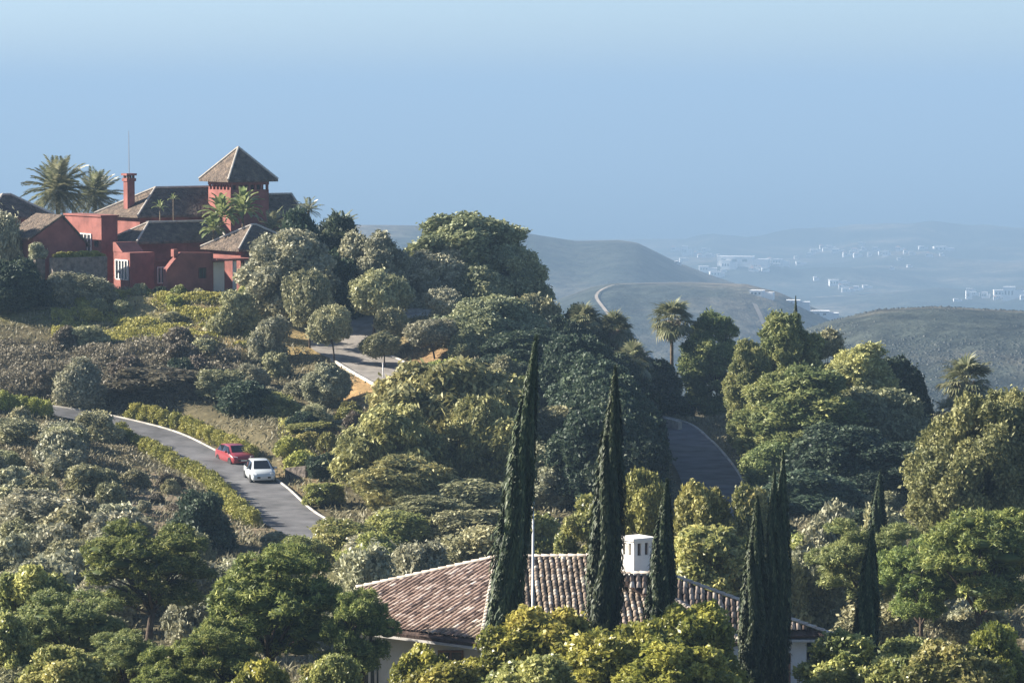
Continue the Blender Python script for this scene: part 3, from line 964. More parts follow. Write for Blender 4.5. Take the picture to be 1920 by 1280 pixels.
def palm(px, top, wpx, Y, label, leaves, nl, emin, emax, reach, tr=0.17, name='fan_palm', cat='palm tree', group=None, skirt=True, frond='frond', seed=0):
    rng = np.random.default_rng(500 + seed)
    p = at(px, top, Y); s = FPX / Y
    R = wpx / s / 2
    k = R / reach
    g = gz(p.x, p.y)
    Hc = max(0.6, p.z - R * 0.85 - g)
    root = empty(name, (p.x, p.y, g), 0, label, cat, group)
    tm = MB().tube([(0, 0, -0.5), (0.03, 0, Hc * 0.3), (0.0, 0.04, Hc * 0.7), (0, 0, Hc)], [tr * 1.25, tr, tr * 0.9, tr * 0.8], 10).mesh('trunk', PALM_BARK, True)
    link('trunk', tm, root)
    if skirt:
        n = 160
        a = rng.uniform(0, 6.28, n); t = rng.uniform(0, 1, n)
        r = (tr + 0.25 * k * (0.4 + t))
        P = np.stack([np.cos(a) * r, np.sin(a) * r, Hc - 0.15 - (1 - t) * R * 0.75], 1)
        d = np.stack([np.cos(a), np.sin(a), np.zeros(n)], 1)
        V, F = cards(rng, P, norm(d + rng.normal(size=(n, 3)) * 0.3), 0.6 * k, 0.13 * k, np.tile([[0, 0, -1.0]], (n, 1)), 0.85)
        link('skirt', mesh_np('skirt', V, [F], LM['thatch'], tint=np.repeat(rng.uniform(0, 1, n), 4)), root)
    for i in range(nl):
        f = link(frond, leaves[i % len(leaves)], root)
        u = (i + 0.5) / nl
        e = emax + (emin - emax) * u ** 0.85
        f.location = (0, 0, Hc)
        f.rotation_euler = (rng.uniform(-0.25, 0.25), -e + rng.normal(0, 0.08), i * 2.39996 + rng.normal(0, 0.15))
        q = k * rng.uniform(0.85, 1.1)
        f.scale = (q, q, q)
    return root

palm(108, 306, 124, 350, 'tall feathery palm standing behind the chimney end of the red villa', FEATHER, 72, math.radians(-55), math.radians(84), 2.1, name='date_palm', tr=0.28, skirt=False, seed=1)
palm(178, 328, 100, 354, 'shorter feathery palm beside the tall one behind the red villa', FEATHER, 60, math.radians(-55), math.radians(84), 2.1, name='date_palm', tr=0.25, skirt=False, seed=2)
palm(1260, 570, 76, 300, 'tall slim fan palm standing alone against the far hills', FAN, 38, math.radians(-60), math.radians(80), 1.15, seed=3)
palm(1152, 592, 66, 298, 'fan palm above the dark hedge, shorter neighbour of the lone tall palm', FAN, 34, math.radians(-55), math.radians(80), 1.15, seed=4)
palm(1096, 578, 62, 297, 'dark crowned fan palm beside the olive on the crest', FAN, 32, math.radians(-50), math.radians(80), 1.15, seed=5)
palm(1186, 640, 92, 290, 'low yellowish fan palm over the dark hedge below the tall palm', FAN, 28, math.radians(-40), math.radians(78), 1.5, seed=6, skirt=False)
palm(1812, 678, 96, 262, 'bushy fan palm beside the big yellow-green spreading tree', FAN, 44, math.radians(-65), math.radians(82), 1.15, seed=7)
palm(1778, 745, 70, 258, 'small yellowing palm at the foot of the bushy fan palm', FAN, 20, math.radians(-30), math.radians(75), 1.5, seed=8, skirt=False)
palm(415, 366, 88, 318.5, 'broad leaved banana plant in front of the tower', PADDLE, 40, math.radians(-25), math.radians(85), 1.55, name='banana_plant', cat='plant', skirt=False, frond='leaf', seed=9, tr=0.12)
palm(455, 356, 86, 320, 'taller banana plant leaning on the tower wall', PADDLE, 40, math.radians(-35), math.radians(85), 1.55, name='banana_plant', cat='plant', skirt=False, frond='leaf', seed=10, tr=0.12)
palm(400, 402, 64, 317.5, 'low banana plant beside the lower roof of the villa', PADDLE, 34, math.radians(-30), math.radians(80), 1.55, name='banana_plant', cat='plant', skirt=False, frond='leaf', seed=11, tr=0.1)
palm(300, 374, 34, 320.0, 'thin leafed plant rising before the dark main roof', PADDLE, 12, math.radians(-35), math.radians(85), 1.55, name='banana_plant', cat='plant', skirt=False, frond='leaf', seed=12, tr=0.08)
palm(325, 362, 26, 320.6, 'slender plant next to the thin leafed one before the main roof', PADDLE, 10, math.radians(-20), math.radians(88), 1.55, name='banana_plant', cat='plant', skirt=False, frond='leaf', seed=13, tr=0.07)
palm(578, 368, 62, 324, 'small spiky palm crowning the dark shrubbery beside the villa', FEATHER, 22, math.radians(-25), math.radians(75), 2.4, name='date_palm', skirt=False, seed=14)
palm(510, 392, 90, 318, 'dark glossy palm against the wing behind the tower', FEATHER, 24, math.radians(-30), math.radians(70), 2.4, name='date_palm', skirt=False, seed=15)
palm(640, 392, 88, 310, 'dark glossy palm among the trees between villa and big oak', FEATHER, 26, math.radians(-30), math.radians(75), 2.4, name='date_palm', skirt=False, seed=16)

# ------------------------------------------------------------------ trees of the hill top
T_ = plant_px
T_('dark' if 'dark' in PR else 'bush', 'dark', 560, 395, 120, 306, 'dark dense shrubbery tree beside the villa garage')
T_('bush', 'dark', 655, 402, 120, 309, 'dark rounded tree topping the rise beside the glossy palm')
T_('oak', 'greyg', 548, 434, 158, 299, 'large grey-green olive bush hiding the garage end of the villa', name='olive_tree', cat='tree')
T_('oak', 'greyg', 690, 436, 120, 303, 'grey-green tree between the big olive bush and the big oak', name='olive_tree', cat='tree')
T_('bush', 'dark', 640, 470, 90, 302, 'dark green tree in the gap behind the two round driveway trees')
T_('olive', 'olive', 580, 508, 86, 290, 'round young olive tree with a clear trunk on the straw terrace below the garage')
T_('olive', 'olive', 700, 508, 96, 294, 'round young olive tree before the dark gap above the driveway')
T_('olive', 'olive', 627, 573, 70, 283, 'young olive tree standing at the bend of the driveway')
T_('olive', 'olive', 728, 578, 74, 288, 'young olive tree beside the top of the driveway')
T_('olive', 'olive', 722, 622, 70, 281, 'small olive tree on the driveway kerb')
T_('olive', 'greyg', 815, 598, 84, 283, 'olive tree over the bare brown bank beside the driveway')
T_('oak', 'oak', 880, 402, 215, 314, 'great dark oak crowning the hill top')
T_('oak', 'oak', 935, 462, 120, 311, 'lower lobe tree against the seaward side of the great oak')
T_('oak', 'greyg', 820, 470, 130, 309, 'grey-green rounded tree in front of the great oak', name='olive_tree', cat='tree')
T_('bush', 'oak', 885, 500, 110, 307, 'dark bush under the great oak')
T_('bush', 'greyg', 760, 480, 80, 308, 'grey bush at the shaded foot of the great oak')
T_('oak', 'oak', 925, 556, 170, 286, 'broad dark tree on the slope below the great oak')
T_('bush', 'oak', 870, 590, 110, 287, 'dark bush hanging over the terrace wall')
T_('oak', 'olive', 1010, 558, 150, 300, 'olive coloured tree on the crest beside the fan palms')
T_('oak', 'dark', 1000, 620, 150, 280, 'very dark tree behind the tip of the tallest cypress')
T_('oak', 'dark', 1085, 640, 130, 284, 'dark tree in shade between the two tall cypresses')  # dark leaf colour here stands in for the crest's shaded side
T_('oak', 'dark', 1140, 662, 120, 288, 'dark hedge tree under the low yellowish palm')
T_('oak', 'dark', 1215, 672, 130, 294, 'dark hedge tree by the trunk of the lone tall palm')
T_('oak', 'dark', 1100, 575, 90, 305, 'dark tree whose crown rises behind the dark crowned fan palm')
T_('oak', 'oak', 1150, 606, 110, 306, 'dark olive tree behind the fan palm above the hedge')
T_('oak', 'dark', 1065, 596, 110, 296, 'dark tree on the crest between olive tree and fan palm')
T_('bush', 'citrus', 700, 1000, 130, 193, 'green bush over the hidden bend of the road')
T_('bush', 'dark', 1275, 748, 60, 300, 'dark hedge end at the top of the shaded road')
T_('oak', 'olive', 800, 930, 150, 214, 'olive leafed tree under the feathery trees above the roof')
T_('bush', 'olive', 880, 955, 140, 208, 'olive bush between feathery trees and roof ridge')
T_('bush', 'citrus', 745, 960, 120, 208, 'light green bush beside the hidden road bend')
T_('bush', 'dark', 372, 925, 120, 206, 'dark green bush on the bare patch behind the umbrella pines')
for i, (yy, xx) in enumerate(((222, 7.4), (228, 8.0), (234, 8.4), (240, 8.7), (246, 8.8), (252, 8.8), (258, 8.7), (264, 8.4), (270, 8.0))):  # row of bushes made continuous so that their shade covers the road
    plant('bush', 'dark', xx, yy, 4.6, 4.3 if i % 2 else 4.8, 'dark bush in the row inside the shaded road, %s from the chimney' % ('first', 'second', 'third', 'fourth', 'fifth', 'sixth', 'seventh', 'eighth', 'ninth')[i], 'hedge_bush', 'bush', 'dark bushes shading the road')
for i, (yy, xx) in enumerate(((225, 5.0), (232, 5.6), (239, 6.0), (246, 6.2), (253, 6.2), (260, 6.0), (267, 5.6))):  # second row, added to close gaps in the shade on the road
    plant('oak', 'dark', xx, yy, 6.0, 6.6, 'dark tree added behind the bush row to shade the road, %s from the chimney' % ('first', 'second', 'third', 'fourth', 'fifth', 'sixth', 'seventh')[i], 'evergreen_tree', 'tree', 'dark trees shading the road')
T_('bush', 'greyg', 168, 516, 76, 303, 'grey bush against the stone terrace wall of the villa')
T_('bush', 'greyg', 1045, 682, 96, 268, 'sunlit grey bush between the two tall cypresses', name='olive_tree', cat='tree')
T_('bush', 'dark', 1110, 705, 130, 266, 'dark bush beside the sunlit grey one between the cypresses')
T_('bush', 'dark', 1230, 722, 120, 296, 'dark hedge block above the end of the shaded road')
T_('bush', 'olive', 945, 668, 90, 268, 'olive bush tucked beside the tallest cypress')
# slope between villa and road
T_('oak', 'dark', 20, 488, 130, 301, 'dark blue-green tree below the villa terrace by the picture edge')
T_('bush', 'dark', 85, 525, 80, 303, 'dark tree under the stone terrace of the villa')
T_('bush', 'greyg', 0, 396, 80, 309, 'grey-green tree in front of the outermost villa roof', name='olive_tree', cat='tree')
T_('bush', 'greyg', 122, 510, 80, 303, 'dark low bush at the foot of the stone terrace wall')
T_('bush', 'olive', 440, 545, 92, 294, 'olive bush at the corner of the villa lawn')
T_('bush', 'greyg', 500, 592, 84, 286, 'grey-green bush on the slope below the lawn corner')
T_('oak', 'greyg', 610, 682, 96, 268, 'pale grey-green tree beside the ochre patch', name='olive_tree', cat='tree')
T_('bush', 'greyg', 143, 672, 104, 271, 'round grey-green bush standing above the road kerb')
T_('bush', 'brown', 292, 688, 172, 271, 'wide brown mound of leafless shrub above the roadside hedge')
T_('bush', 'olive', 410, 692, 90, 269, 'olive bush beside the brown mound')
T_('bush', 'dark', 462, 715, 90, 264, 'dark bush on the bank above the red car')
T_('bush', 'citrus', 520, 740, 100, 264, 'green leafy bush on the bank above the parked cars')
T_('bush', 'yellow', 575, 790, 80, 254, 'yellowing shrub on the bank above the white car')
T_('bush', 'olive', 650, 790, 80, 256, 'olive bush under the ochre patch')
T_('bush', 'dark', 615, 850, 66, 240, 'dark round bush beside the low wall by the white car')
T_('bush', 'citrus', 610, 905, 70, 228, 'leafy green shrub at the roadside beyond the white car')
# big feathery trees in the middle
T_('euc', 'euc', 852, 678, 270, 237, 'big sunlit feathery tree filling the middle of the slope')
T_('euc', 'euc', 728, 762, 180, 230, 'lower feathery tree leaning out beside the road')
T_('euc', 'euc', 925, 742, 170, 232, 'shaded feathery tree behind the tallest cypress')
T_('euc', 'euc', 760, 860, 190, 222, 'bushy foot of the feathery trees above the house roof')
T_('bush', 'oak', 880, 900, 150, 220, 'dark bush in the shade of the feathery trees')
T_('oak', 'olive', 1055, 764, 150, 240, 'olive tree standing between the two tall cypresses', name='olive_tree', cat='tree')
T_('oak', 'greyg', 1060, 830, 170, 226, 'dull grey bush mound between the two tall cypresses')
# trees at the far side of the shaded road
T_('pine', 'pine', 1340, 588, 118, 300, 'slim pointed pine at the front of the clump by the shaded road')
T_('pine', 'pine', 1405, 640, 90, 262, 'pine between the pointed one and the tallest of the clump')
T_('pine', 'pine', 1478, 588, 132, 266, 'tall pine topping the clump beside the thin cypress')
T_('pine', 'olive', 1545, 622, 120, 268, 'rounded pine behind the tall pine of the clump')
T_('pine', 'euc', 1612, 646, 150, 258, 'yellow-green pine on the seaward shoulder of the clump')
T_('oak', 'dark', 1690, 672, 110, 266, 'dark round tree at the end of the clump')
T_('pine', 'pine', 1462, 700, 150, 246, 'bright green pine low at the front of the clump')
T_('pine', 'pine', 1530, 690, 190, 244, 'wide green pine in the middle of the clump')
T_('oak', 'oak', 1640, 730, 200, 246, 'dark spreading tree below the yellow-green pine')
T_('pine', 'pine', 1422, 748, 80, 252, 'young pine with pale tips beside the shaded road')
T_('oak', 'dark', 1580, 800, 200, 236, 'dark tree in the shade beneath the clump')  # dark leaf colour carries the shade beneath the clump
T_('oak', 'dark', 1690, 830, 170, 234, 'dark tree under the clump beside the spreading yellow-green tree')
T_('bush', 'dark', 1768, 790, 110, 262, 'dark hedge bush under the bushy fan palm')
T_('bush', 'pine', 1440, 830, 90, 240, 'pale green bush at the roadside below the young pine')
T_('bush', 'dark', 1520, 880, 200, 226, 'dark undergrowth bush below the clump')  # leaves coloured dark in place of the shade here
T_('mimosa', 'mimosa', 1862, 740, 290, 192, 'big yellow-green spreading tree cut by the picture edge')
# middle ground behind the house
T_('laurel', 'citrus', 1085, 925, 140, 182, 'light green leafy tree above the house ridge between the tall cypresses', name='leafy_tree', cat='tree')
T_('laurel', 'yellow', 1205, 884, 110, 184, 'yellow leafy tree behind the white chimney', name='leafy_tree', cat='tree')
T_('laurel', 'yellow', 1300, 905, 120, 182, 'yellow leafy tree next to the slim cypress behind the chimney', name='leafy_tree', cat='tree')
T_('laurel', 'citrus', 1400, 915, 120, 180, 'yellow-green leafy tree beneath the shaded road', name='leafy_tree', cat='tree')
T_('laurel', 'citrus', 1330, 985, 190, 172, 'green leafy tree close behind the house roof', name='leafy_tree', cat='tree')
T_('bush', 'citrus', 1010, 960, 110, 196, 'green bush beside the mast above the roof ridge')
T_('bush', 'olive', 900, 985, 150, 190, 'olive green bush above the roof hip')
T_('bush', 'greyg', 790, 1018, 130, 180, 'grey feathery bush against the roof edge')
T_('bush', 'greyg', 700, 1025, 130, 176, 'grey bush behind the umbrella pine and the roof edge')
T_('bush', 'citrus', 640, 978, 120, 202, 'green bush at the end of the visible road')
T_('bush', 'greyg', 1545, 945, 150, 182, 'grey-green bush in front of the dark shade under the clump')
T_('bush', 'olive', 1665, 950, 110, 186, 'olive bush at the foot of the spreading yellow-green tree')
T_('bush', 'greyg', 1520, 1030, 130, 172, 'grey bush behind the pair of cypresses')
T_('bush', 'olive', 1450, 1040, 120, 170, 'olive bush behind the house beside the pair of cypresses')
# umbrella pines
T_('stone', 'stone', 275, 978, 235, 166, 'dark green umbrella pine below the scrub slope')
T_('stone', 'stone', 520, 1025, 280, 139, 'broad green umbrella pine with bright tufts beside the house')
T_('stone', 'stone', 672, 1106, 150, 136.5, 'drooping pine bough tree shading the house veranda')
T_('stone', 'pine', 130, 1105, 200, 146, 'green pine below the darker umbrella pine')
T_('stone', 'stone', 410, 1165, 190, 133, 'small umbrella pine at the foot of the broad one')
T_('stone', 'pine', 240, 1185, 180, 136, 'low pine sapling in front of the umbrella pines')
T_('stone', 'stone', 330, 1205, 150, 133, 'dark low pine next to the sapling')
T_('stone', 'pine', 1625, 975, 200, 168, 'umbrella pine behind the lone short cypress')
T_('stone', 'stone', 1850, 956, 260, 160, 'large dark umbrella pine under the spreading tree')
T_('stone', 'stone', 1730, 1010, 170, 162, 'umbrella pine between the lone cypress and the large dark one')
T_('laurel', 'citrus', 50, 1060, 160, 152, 'light leafy tree at the edge beside the dark umbrella pine', name='leafy_tree', cat='tree')
T_('laurel', 'citrus', 20, 1150, 130, 142, 'leafy green bush below the light leafy tree')
T_('laurel', 'citrus', 110, 1215, 170, 130, 'leafy green bush under the low pines')
# front row shrubs
T_('laurel', 'laurel', 1035, 1135, 230, 128, 'big yellow-green leafy shrub in front of the roof')
T_('laurel', 'laurel', 945, 1180, 190, 127, 'yellow-green shrub between the big one and the veranda wall')
T_('laurel', 'laurel', 850, 1246, 200, 122, 'low yellow-green shrub under the house wall')
T_('laurel', 'laurel', 775, 1215, 130, 125, 'small yellow-green shrub at the corner of the veranda')
T_('laurel', 'laurel', 1110, 1190, 190, 124, 'darker leafy shrub at the foot of the second tall cypress')
T_('laurel', 'laurel', 1190, 1170, 170, 126, 'leafy shrub between the second tall cypress and the slim one')
T_('laurel', 'laurel', 1290, 1130, 185, 129, 'bright yellow shrub against the lower roof wing')
T_('laurel', 'laurel', 1255, 1205, 230, 122, 'leafy shrub at the bottom below the bright yellow one')
T_('laurel', 'citrus', 1010, 1235, 230, 120, 'leafy shrub at the bottom under the big yellow-green one')
T_('laurel', 'laurel', 510, 1235, 120, 122, 'small yellow-green shrub under the broad umbrella pine')
T_('laurel', 'citrus', 1580, 1190, 180, 130, 'leafy shrub at the white wall corner beside the pair of cypresses')
T_('laurel', 'citrus', 1690, 1200, 200, 128, 'leafy shrub under the lone short cypress')
T_('laurel', 'citrus', 1790, 1205, 190, 126, 'leafy shrub under the large dark umbrella pine')
T_('laurel', 'laurel', 1885, 1170, 130, 130, 'yellow leaved shrub at the lower corner')
T_('laurel', 'citrus', 620, 1225, 110, 123, 'leafy shrub before the veranda steps')

# cypresses
def cyp(px_top, top, px_base, wpx, Y, label, i, h_extra=0):
    p = at(px_top, top, Y); q = at(px_base, 1300, Y)
    g = gz(q.x, q.y)
    xb = xat(px_base, Y)
    h = p.z - g
    lean = math.atan2(p.x - xb, h)
    _count['cypress'] = i
    plant('cypress', 'cypress', xb, Y, wpx / (FPX / Y), h / math.cos(lean), label, 'cypress_tree', 'cypress tree', 'slender cypresses round the tiled house', rz=0.3 * i, lean=(lean, 0))
cyp(1006, 630, 916, 56, 131, 'tallest dark cypress, leaning over the roof hip', 0)
cyp(1156, 688, 1122, 58, 134, 'second tall dark cypress, beside the white chimney', 1)
cyp(1251, 898, 1228, 50, 133, 'slim cypress standing just past the white chimney', 0)
cyp(1421, 930, 1410, 46, 131, 'shorter cypress of the pair in front of the lower roof wing', 1)
cyp(1466, 842, 1458, 54, 133, 'cypress with several tips, taller of the pair before the lower roof wing', 2)
cyp(1636, 985, 1618, 44, 132, 'lone short cypress beyond the white wall corner', 0)
cyp(1652, 882, 1640, 34, 176, 'thin grey-green cypress behind the lone short one', 1)
cyp(1492, 555, 1492, 13, 290, 'thin dark cypress tip rising above the pine clump', 0)

# ------------------------------------------------------------------ scrub on the slopes
ORD = ['first', 'second', 'third', 'fourth', 'fifth', 'sixth', 'seventh', 'eighth', 'ninth', 'tenth', 'eleventh', 'twelfth', 'thirteenth', 'fourteenth', 'fifteenth', 'sixteenth', 'seventeenth', 'eighteenth', 'nineteenth', 'twentieth',
       'twenty-first', 'twenty-second', 'twenty-third', 'twenty-fourth', 'twenty-fifth', 'twenty-sixth', 'twenty-seventh', 'twenty-eighth', 'twenty-ninth', 'thirtieth']
def ordinal(i):
    return ORD[i] if i < 30 else 'thirty-' + ORD[i - 30]
RNG = np.random.default_rng(77)
def clear_of_roads(x, y, m=0.8):
    for C, w in ROADS:
        if np.min((C[:, 0] - x) ** 2 + (C[:, 1] - y) ** 2) < (w / 2 + m) ** 2:
            return False
    return True
def field(px0, px1, Y0, Y1, n, kinds, wr, hr, phrase, group, sep=1.6, clear=1.6, avoid=()):
    """n shrubs on the ground between two distances; each labelled by its order along the slope"""
    pts, tries = [], 0
    while len(pts) < n and tries < n * 60:
        tries += 1
        Y = RNG.uniform(Y0, Y1); x = xat(RNG.uniform(px0, px1), Y)
        if not clear_of_roads(x, Y, clear): continue
        if any((x - a) ** 2 + (Y - b) ** 2 < (sep * RNG.uniform(0.7, 1.3)) ** 2 for a, b in pts): continue
        if any((x - at(c, r, d).x) ** 2 + (Y - d) ** 2 < e * e for c, r, d, e in avoid): continue
        pts.append((x, Y))
    pts.sort(key=lambda p: p[0] / p[1])
    for i, (x, Y) in enumerate(pts):
        k, m, word = kinds[RNG.integers(len(kinds))]
        w = RNG.uniform(*wr); h = w * RNG.uniform(*hr)
        plant(k, m, x, Y, w, h, '%s, %s from the picture edge %s' % (word, ordinal(i), phrase), 'scrub_bush', 'shrub', group, sink=0.1)
G_ = [('bush', 'greyg', 'grey-green scrub bush'), ('bush', 'olive', 'olive scrub bush'), ('shrub', 'greyg', 'low grey scrub bush'), ('shrub', 'olive', 'low olive scrub bush'), ('shrub', 'brown', 'low brown scrub bush')]
field(-20, 235, 214, 258, 20, G_[:4], (2.0, 4.2), (0.5, 0.8), 'on the slope under the road', 'scrub bushes under the road', 2.3, 2.2)
field(-20, 230, 186, 213, 20, G_[:4], (2.2, 4.6), (0.55, 0.8), 'on the lower scrub slope', 'scrub bushes on the lower slope', 2.6)
field(230, 440, 204, 236, 14, [('shrub', 'brown', 'low brown scrub bush'), ('shrub', 'greyg', 'low grey scrub bush'), ('shrub', 'olive', 'low olive scrub bush')], (1.0, 2.2), (0.45, 0.7), 'on the bare patch under the road', 'scrub bushes on the bare patch', 2.0, 2.4)
field(-20, 480, 172, 204, 22, G_[:4], (2.2, 4.2), (0.55, 0.85), 'behind the umbrella pines', 'scrub bushes behind the umbrella pines', 2.6)
field(480, 700, 170, 212, 12, G_[:4] + [('bush', 'citrus', 'leafy green bush')], (2.0, 3.6), (0.55, 0.85), 'between road end and house roof', 'bushes between road and house', 2.4, 2.0)
field(-10, 440, 276, 290, 5, [('shrub', 'brown', 'brown hedge shrub'), ('shrub', 'brown', 'brown hedge shrub'), ('shrub', 'olive', 'olive hedge shrub')], (2.0, 3.2), (0.55, 0.8), 'in the brown band below the villa lawn', 'brown shrubs below the villa lawn', 1.2, 1.5)
field(-10, 430, 269, 280, 7, [('shrub', 'brown', 'brown hedge shrub'), ('shrub', 'dark', 'dark hedge shrub'), ('shrub', 'greyg', 'grey hedge shrub')], (1.6, 2.8), (0.5, 0.8), 'on the bank above the roadside hedge', 'shrubs on the bank above the road', 1.3, 2.2)
field(110, 450, 297, 303, 8, [('shrub', 'lime', 'yellow-green ground shrub'), ('shrub', 'lime', 'yellow-green ground shrub'), ('shrub', 'olive', 'olive ground shrub')], (1.5, 2.6), (0.4, 0.6), 'on the bank under the villa lawn', 'yellow-green shrubs under the villa', 1.0, 1.5)
field(430, 640, 262, 288, 6, G_[:4] + [('shrub', 'lime', 'yellow-green shrub'), ('shrub', 'dark', 'dark shrub'), ('bush', 'citrus', 'leafy green bush')], (1.6, 3.2), (0.5, 0.85), 'on the slope between driveway and road', 'shrubs between driveway and road', 1.9, 1.7, avoid=[(683, 738, 271, 3.6), (690, 765, 264, 6.5), (600, 700, 277, 2.5), (560, 590, 300, 4), (520, 605, 297, 4), (560, 650, 288, 3), (640, 690, 280, 4)])
field(520, 700, 240, 262, 16, [('shrub', 'lime', 'yellow-green shrub'), ('shrub', 'yellow', 'yellow shrub'), ('shrub', 'brown', 'brown shrub'), ('bush', 'olive', 'olive bush'), ('shrub', 'dark', 'dark shrub')], (1.3, 2.6), (0.5, 0.85), 'on the bank behind the parked cars', 'shrubs on the bank behind the cars', 1.6, 2.2)
field(820, 1260, 262, 296, 18, [('bush', 'dark', 'dark bush'), ('bush', 'oak', 'dark olive bush'), ('shrub', 'citrus', 'green shrub'), ('bush', 'greyg', 'grey bush')], (2.2, 4.0), (0.6, 0.9), 'on the shaded slope below the fan palms', 'bushes below the fan palms', 2.4, 1.5, avoid=[(683, 738, 271, 5)])
field(1400, 1920, 196, 262, 16, [('bush', 'dark', 'dark bush'), ('bush', 'dark', 'dark bush'), ('bush', 'oak', 'dark olive bush')], (2.2, 4.2), (0.55, 0.8), 'under the pine clump', 'bushes under the pine clump', 2.6, 1.8)  # undergrowth leaves coloured dark for the shade under the pines
field(1420, 1940, 160, 196, 14, [('bush', 'greyg', 'grey-green bush'), ('bush', 'olive', 'olive bush'), ('bush', 'citrus', 'leafy bush')], (2.0, 3.6), (0.55, 0.85), 'behind the umbrella pines beyond the house', 'bushes beyond the house', 2.4)
field(640, 1420, 158, 200, 16, [('bush', 'greyg', 'grey-green bush'), ('bush', 'olive', 'olive bush'), ('bush', 'citrus', 'leafy bush')], (2.0, 3.4), (0.55, 0.85), 'behind the tiled roof', 'bushes behind the tiled roof', 2.4, 1.5)
field(-20, 660, 124, 146, 12, [('laurel', 'citrus', 'leafy green shrub'), ('bush', 'olive', 'olive shrub'), ('bush', 'citrus', 'light green shrub')], (2.0, 3.2), (0.6, 0.95), 'under the pines at the bottom', 'shrubs under the pines at the bottom', 2.2)
field(1530, 1950, 126, 150, 10, [('laurel', 'citrus', 'leafy green shrub'), ('bush', 'olive', 'olive shrub')], (2.0, 3.2), (0.6, 0.95), 'under the umbrella pines beyond the house', 'shrubs under the far pines', 2.2)

# hedges along the road
def hedge(C, i0, i1, off, w, h, mat, label, seed, L=0.2, Wl=0.08, var=0.25):
    rng = np.random.default_rng(seed)
    n = len(C)
    Cs, Rs = [], []
    i = i0
    base = C[i0]
    while i < i1:
        t = (C[min(i + 1, n - 1)] - C[max(i - 1, 0)]); R = Vector((t.y, -t.x, 0)).normalized()
        for lay in (0.30, 0.72):
            q = C[i] + R * (off + rng.normal(0, 0.08))
            Cs.append((q.x - base.x + rng.normal(0, .1), q.y - base.y + rng.normal(0, .1), h * lay * (1 + rng.normal(0, var * 0.4)) + gz(q.x, q.y) - base.z)); Rs.append(w * 0.5 * rng.uniform(0.85, 1.2))
        i += 1
    Cs = np.array(Cs); Rs = np.array(Rs); S = np.ones((len(Cs), 3)); S[:, 2] = 0.8
    me = clumps_to_mesh('hedge', rng, Cs, Rs, S, 170, L, Wl, up=0.4, push=0.35, centre=Cs.mean(0) - np.array([0, 0, 40]))
    me.materials.append(LM[mat])
    o = link('hedge', me); o.location = base
    tag(o, label, 'hedge')
ia, ib, ic, idd = idx_near(MAIN_C, 200, 785), idx_near(MAIN_C, 405, 868), idx_near(MAIN_C, 290, 818), idx_near(MAIN_C, 560, 1000)
hedge(MAIN_C, ia, ib, -ROAD_W / 2 - 1.0, 1.0, 1.2, 'lime', 'clipped yellow-green hedge along the kerb above the road', 301)
hedge(MAIN_C, ic, idd, ROAD_W / 2 + 0.75, 0.95, 0.95, 'lime', 'ragged yellow-green hedge along the lower edge of the road', 302)
hedge(MAIN_C, idx_near(MAIN_C, -20, 755), idx_near(MAIN_C, 150, 778), ROAD_W / 2 + 0.9, 1.2, 1.2, 'lime', 'yellow shrubs hiding the far end of the road', 303)

# low growth between the bushes: nobody could count it
def ground_growth():
    rng = np.random.default_rng(909)
    n = 260000
    Y = np.sqrt(rng.uniform(112 ** 2, 318 ** 2, n)); px = rng.uniform(-60, 1980, n)
    x = (px - 960) / FPX * Y
    z = ground_z(x, Y)
    keep = np.ones(n, bool)
    for C, w in ROADS:
        best = np.full(n, 1e9)
        for c in C: best = np.minimum(best, (x - c[0]) ** 2 + (Y - c[1]) ** 2)
        keep &= best > (w / 2 + 0.5) ** 2
    for c, r, d, e in ((685, 742, 270, 5.5), (600, 610, 298, 6), (790, 690, 281, 4)):
        p = at(c, r, d); keep &= (x - p.x) ** 2 + ((Y - p.y)) ** 2 > e * e
    den = fbm(x / 5, Y / 5, 4, 44)
    keep &= den > rng.uniform(-0.35, 0.25, n)
    x, Y, z, den = x[keep], Y[keep], z[keep], den[keep]
    m = len(x)
    P = np.stack([x, Y, z + rng.uniform(0.02, 0.35, m)], 1)
    Nn = norm(rng.normal(size=(m, 3)) * 0.7 + np.array([-0.3, -0.4, 0.8]))
    V, F = cards(rng, P, Nn, 0.42, 0.12, np.tile([[0, 0, 1.0]], (m, 1)), 0.6)
    o = link('undergrowth', mesh_np('undergrowth', V, [F], LM['dry'], tint=np.repeat(np.clip(0.45 + den + rng.normal(0, .15, m), 0, 1), 4)))
    tag(o, 'low dry scrub and weeds covering the slopes', kind='stuff')
ground_growth()
def cover(px0, px1, Y0, Y1, n, mat, L, W, h, label, seed, name='ground_cover', patch=0.0, clear=0.6):
    """dense low growth over one band of the slope"""
    rng = np.random.default_rng(seed)
    Y = rng.uniform(Y0, Y1, n); x = (rng.uniform(px0, px1, n) - 960) / FPX * Y
    den = fbm(x / 2.2, Y / 2.2, 4, seed)
    k = den > patch + rng.normal(0, 0.06, n)
    for C, w in ROADS:
        best = np.full(n, 1e9)
        for c in C: best = np.minimum(best, (x - c[0]) ** 2 + (Y - c[1]) ** 2)
        k &= best > (w / 2 + clear) ** 2
    x, Y, den = x[k], Y[k], den[k]; m = len(x)
    z = ground_z(x, Y)
    hh = h * np.clip(0.35 + 1.6 * (den - patch), 0.2, 1.4)
    P = np.stack([x, Y, z + hh * rng.uniform(0.25, 1.0, m)], 1)
    V, F = cards(rng, P, norm(rng.normal(size=(m, 3)) + np.array([-0.2, -0.3, 0.5])), L, W, np.tile([[0, 0, 1.0]], (m, 1)), 0.35)
    o = link(name, mesh_np(name, V, [F], LM[mat], tint=np.repeat(np.clip(0.45 + 1.2 * den + rng.normal(0, .18, m), 0, 1), 4)))
    tag(o, label, kind='stuff')
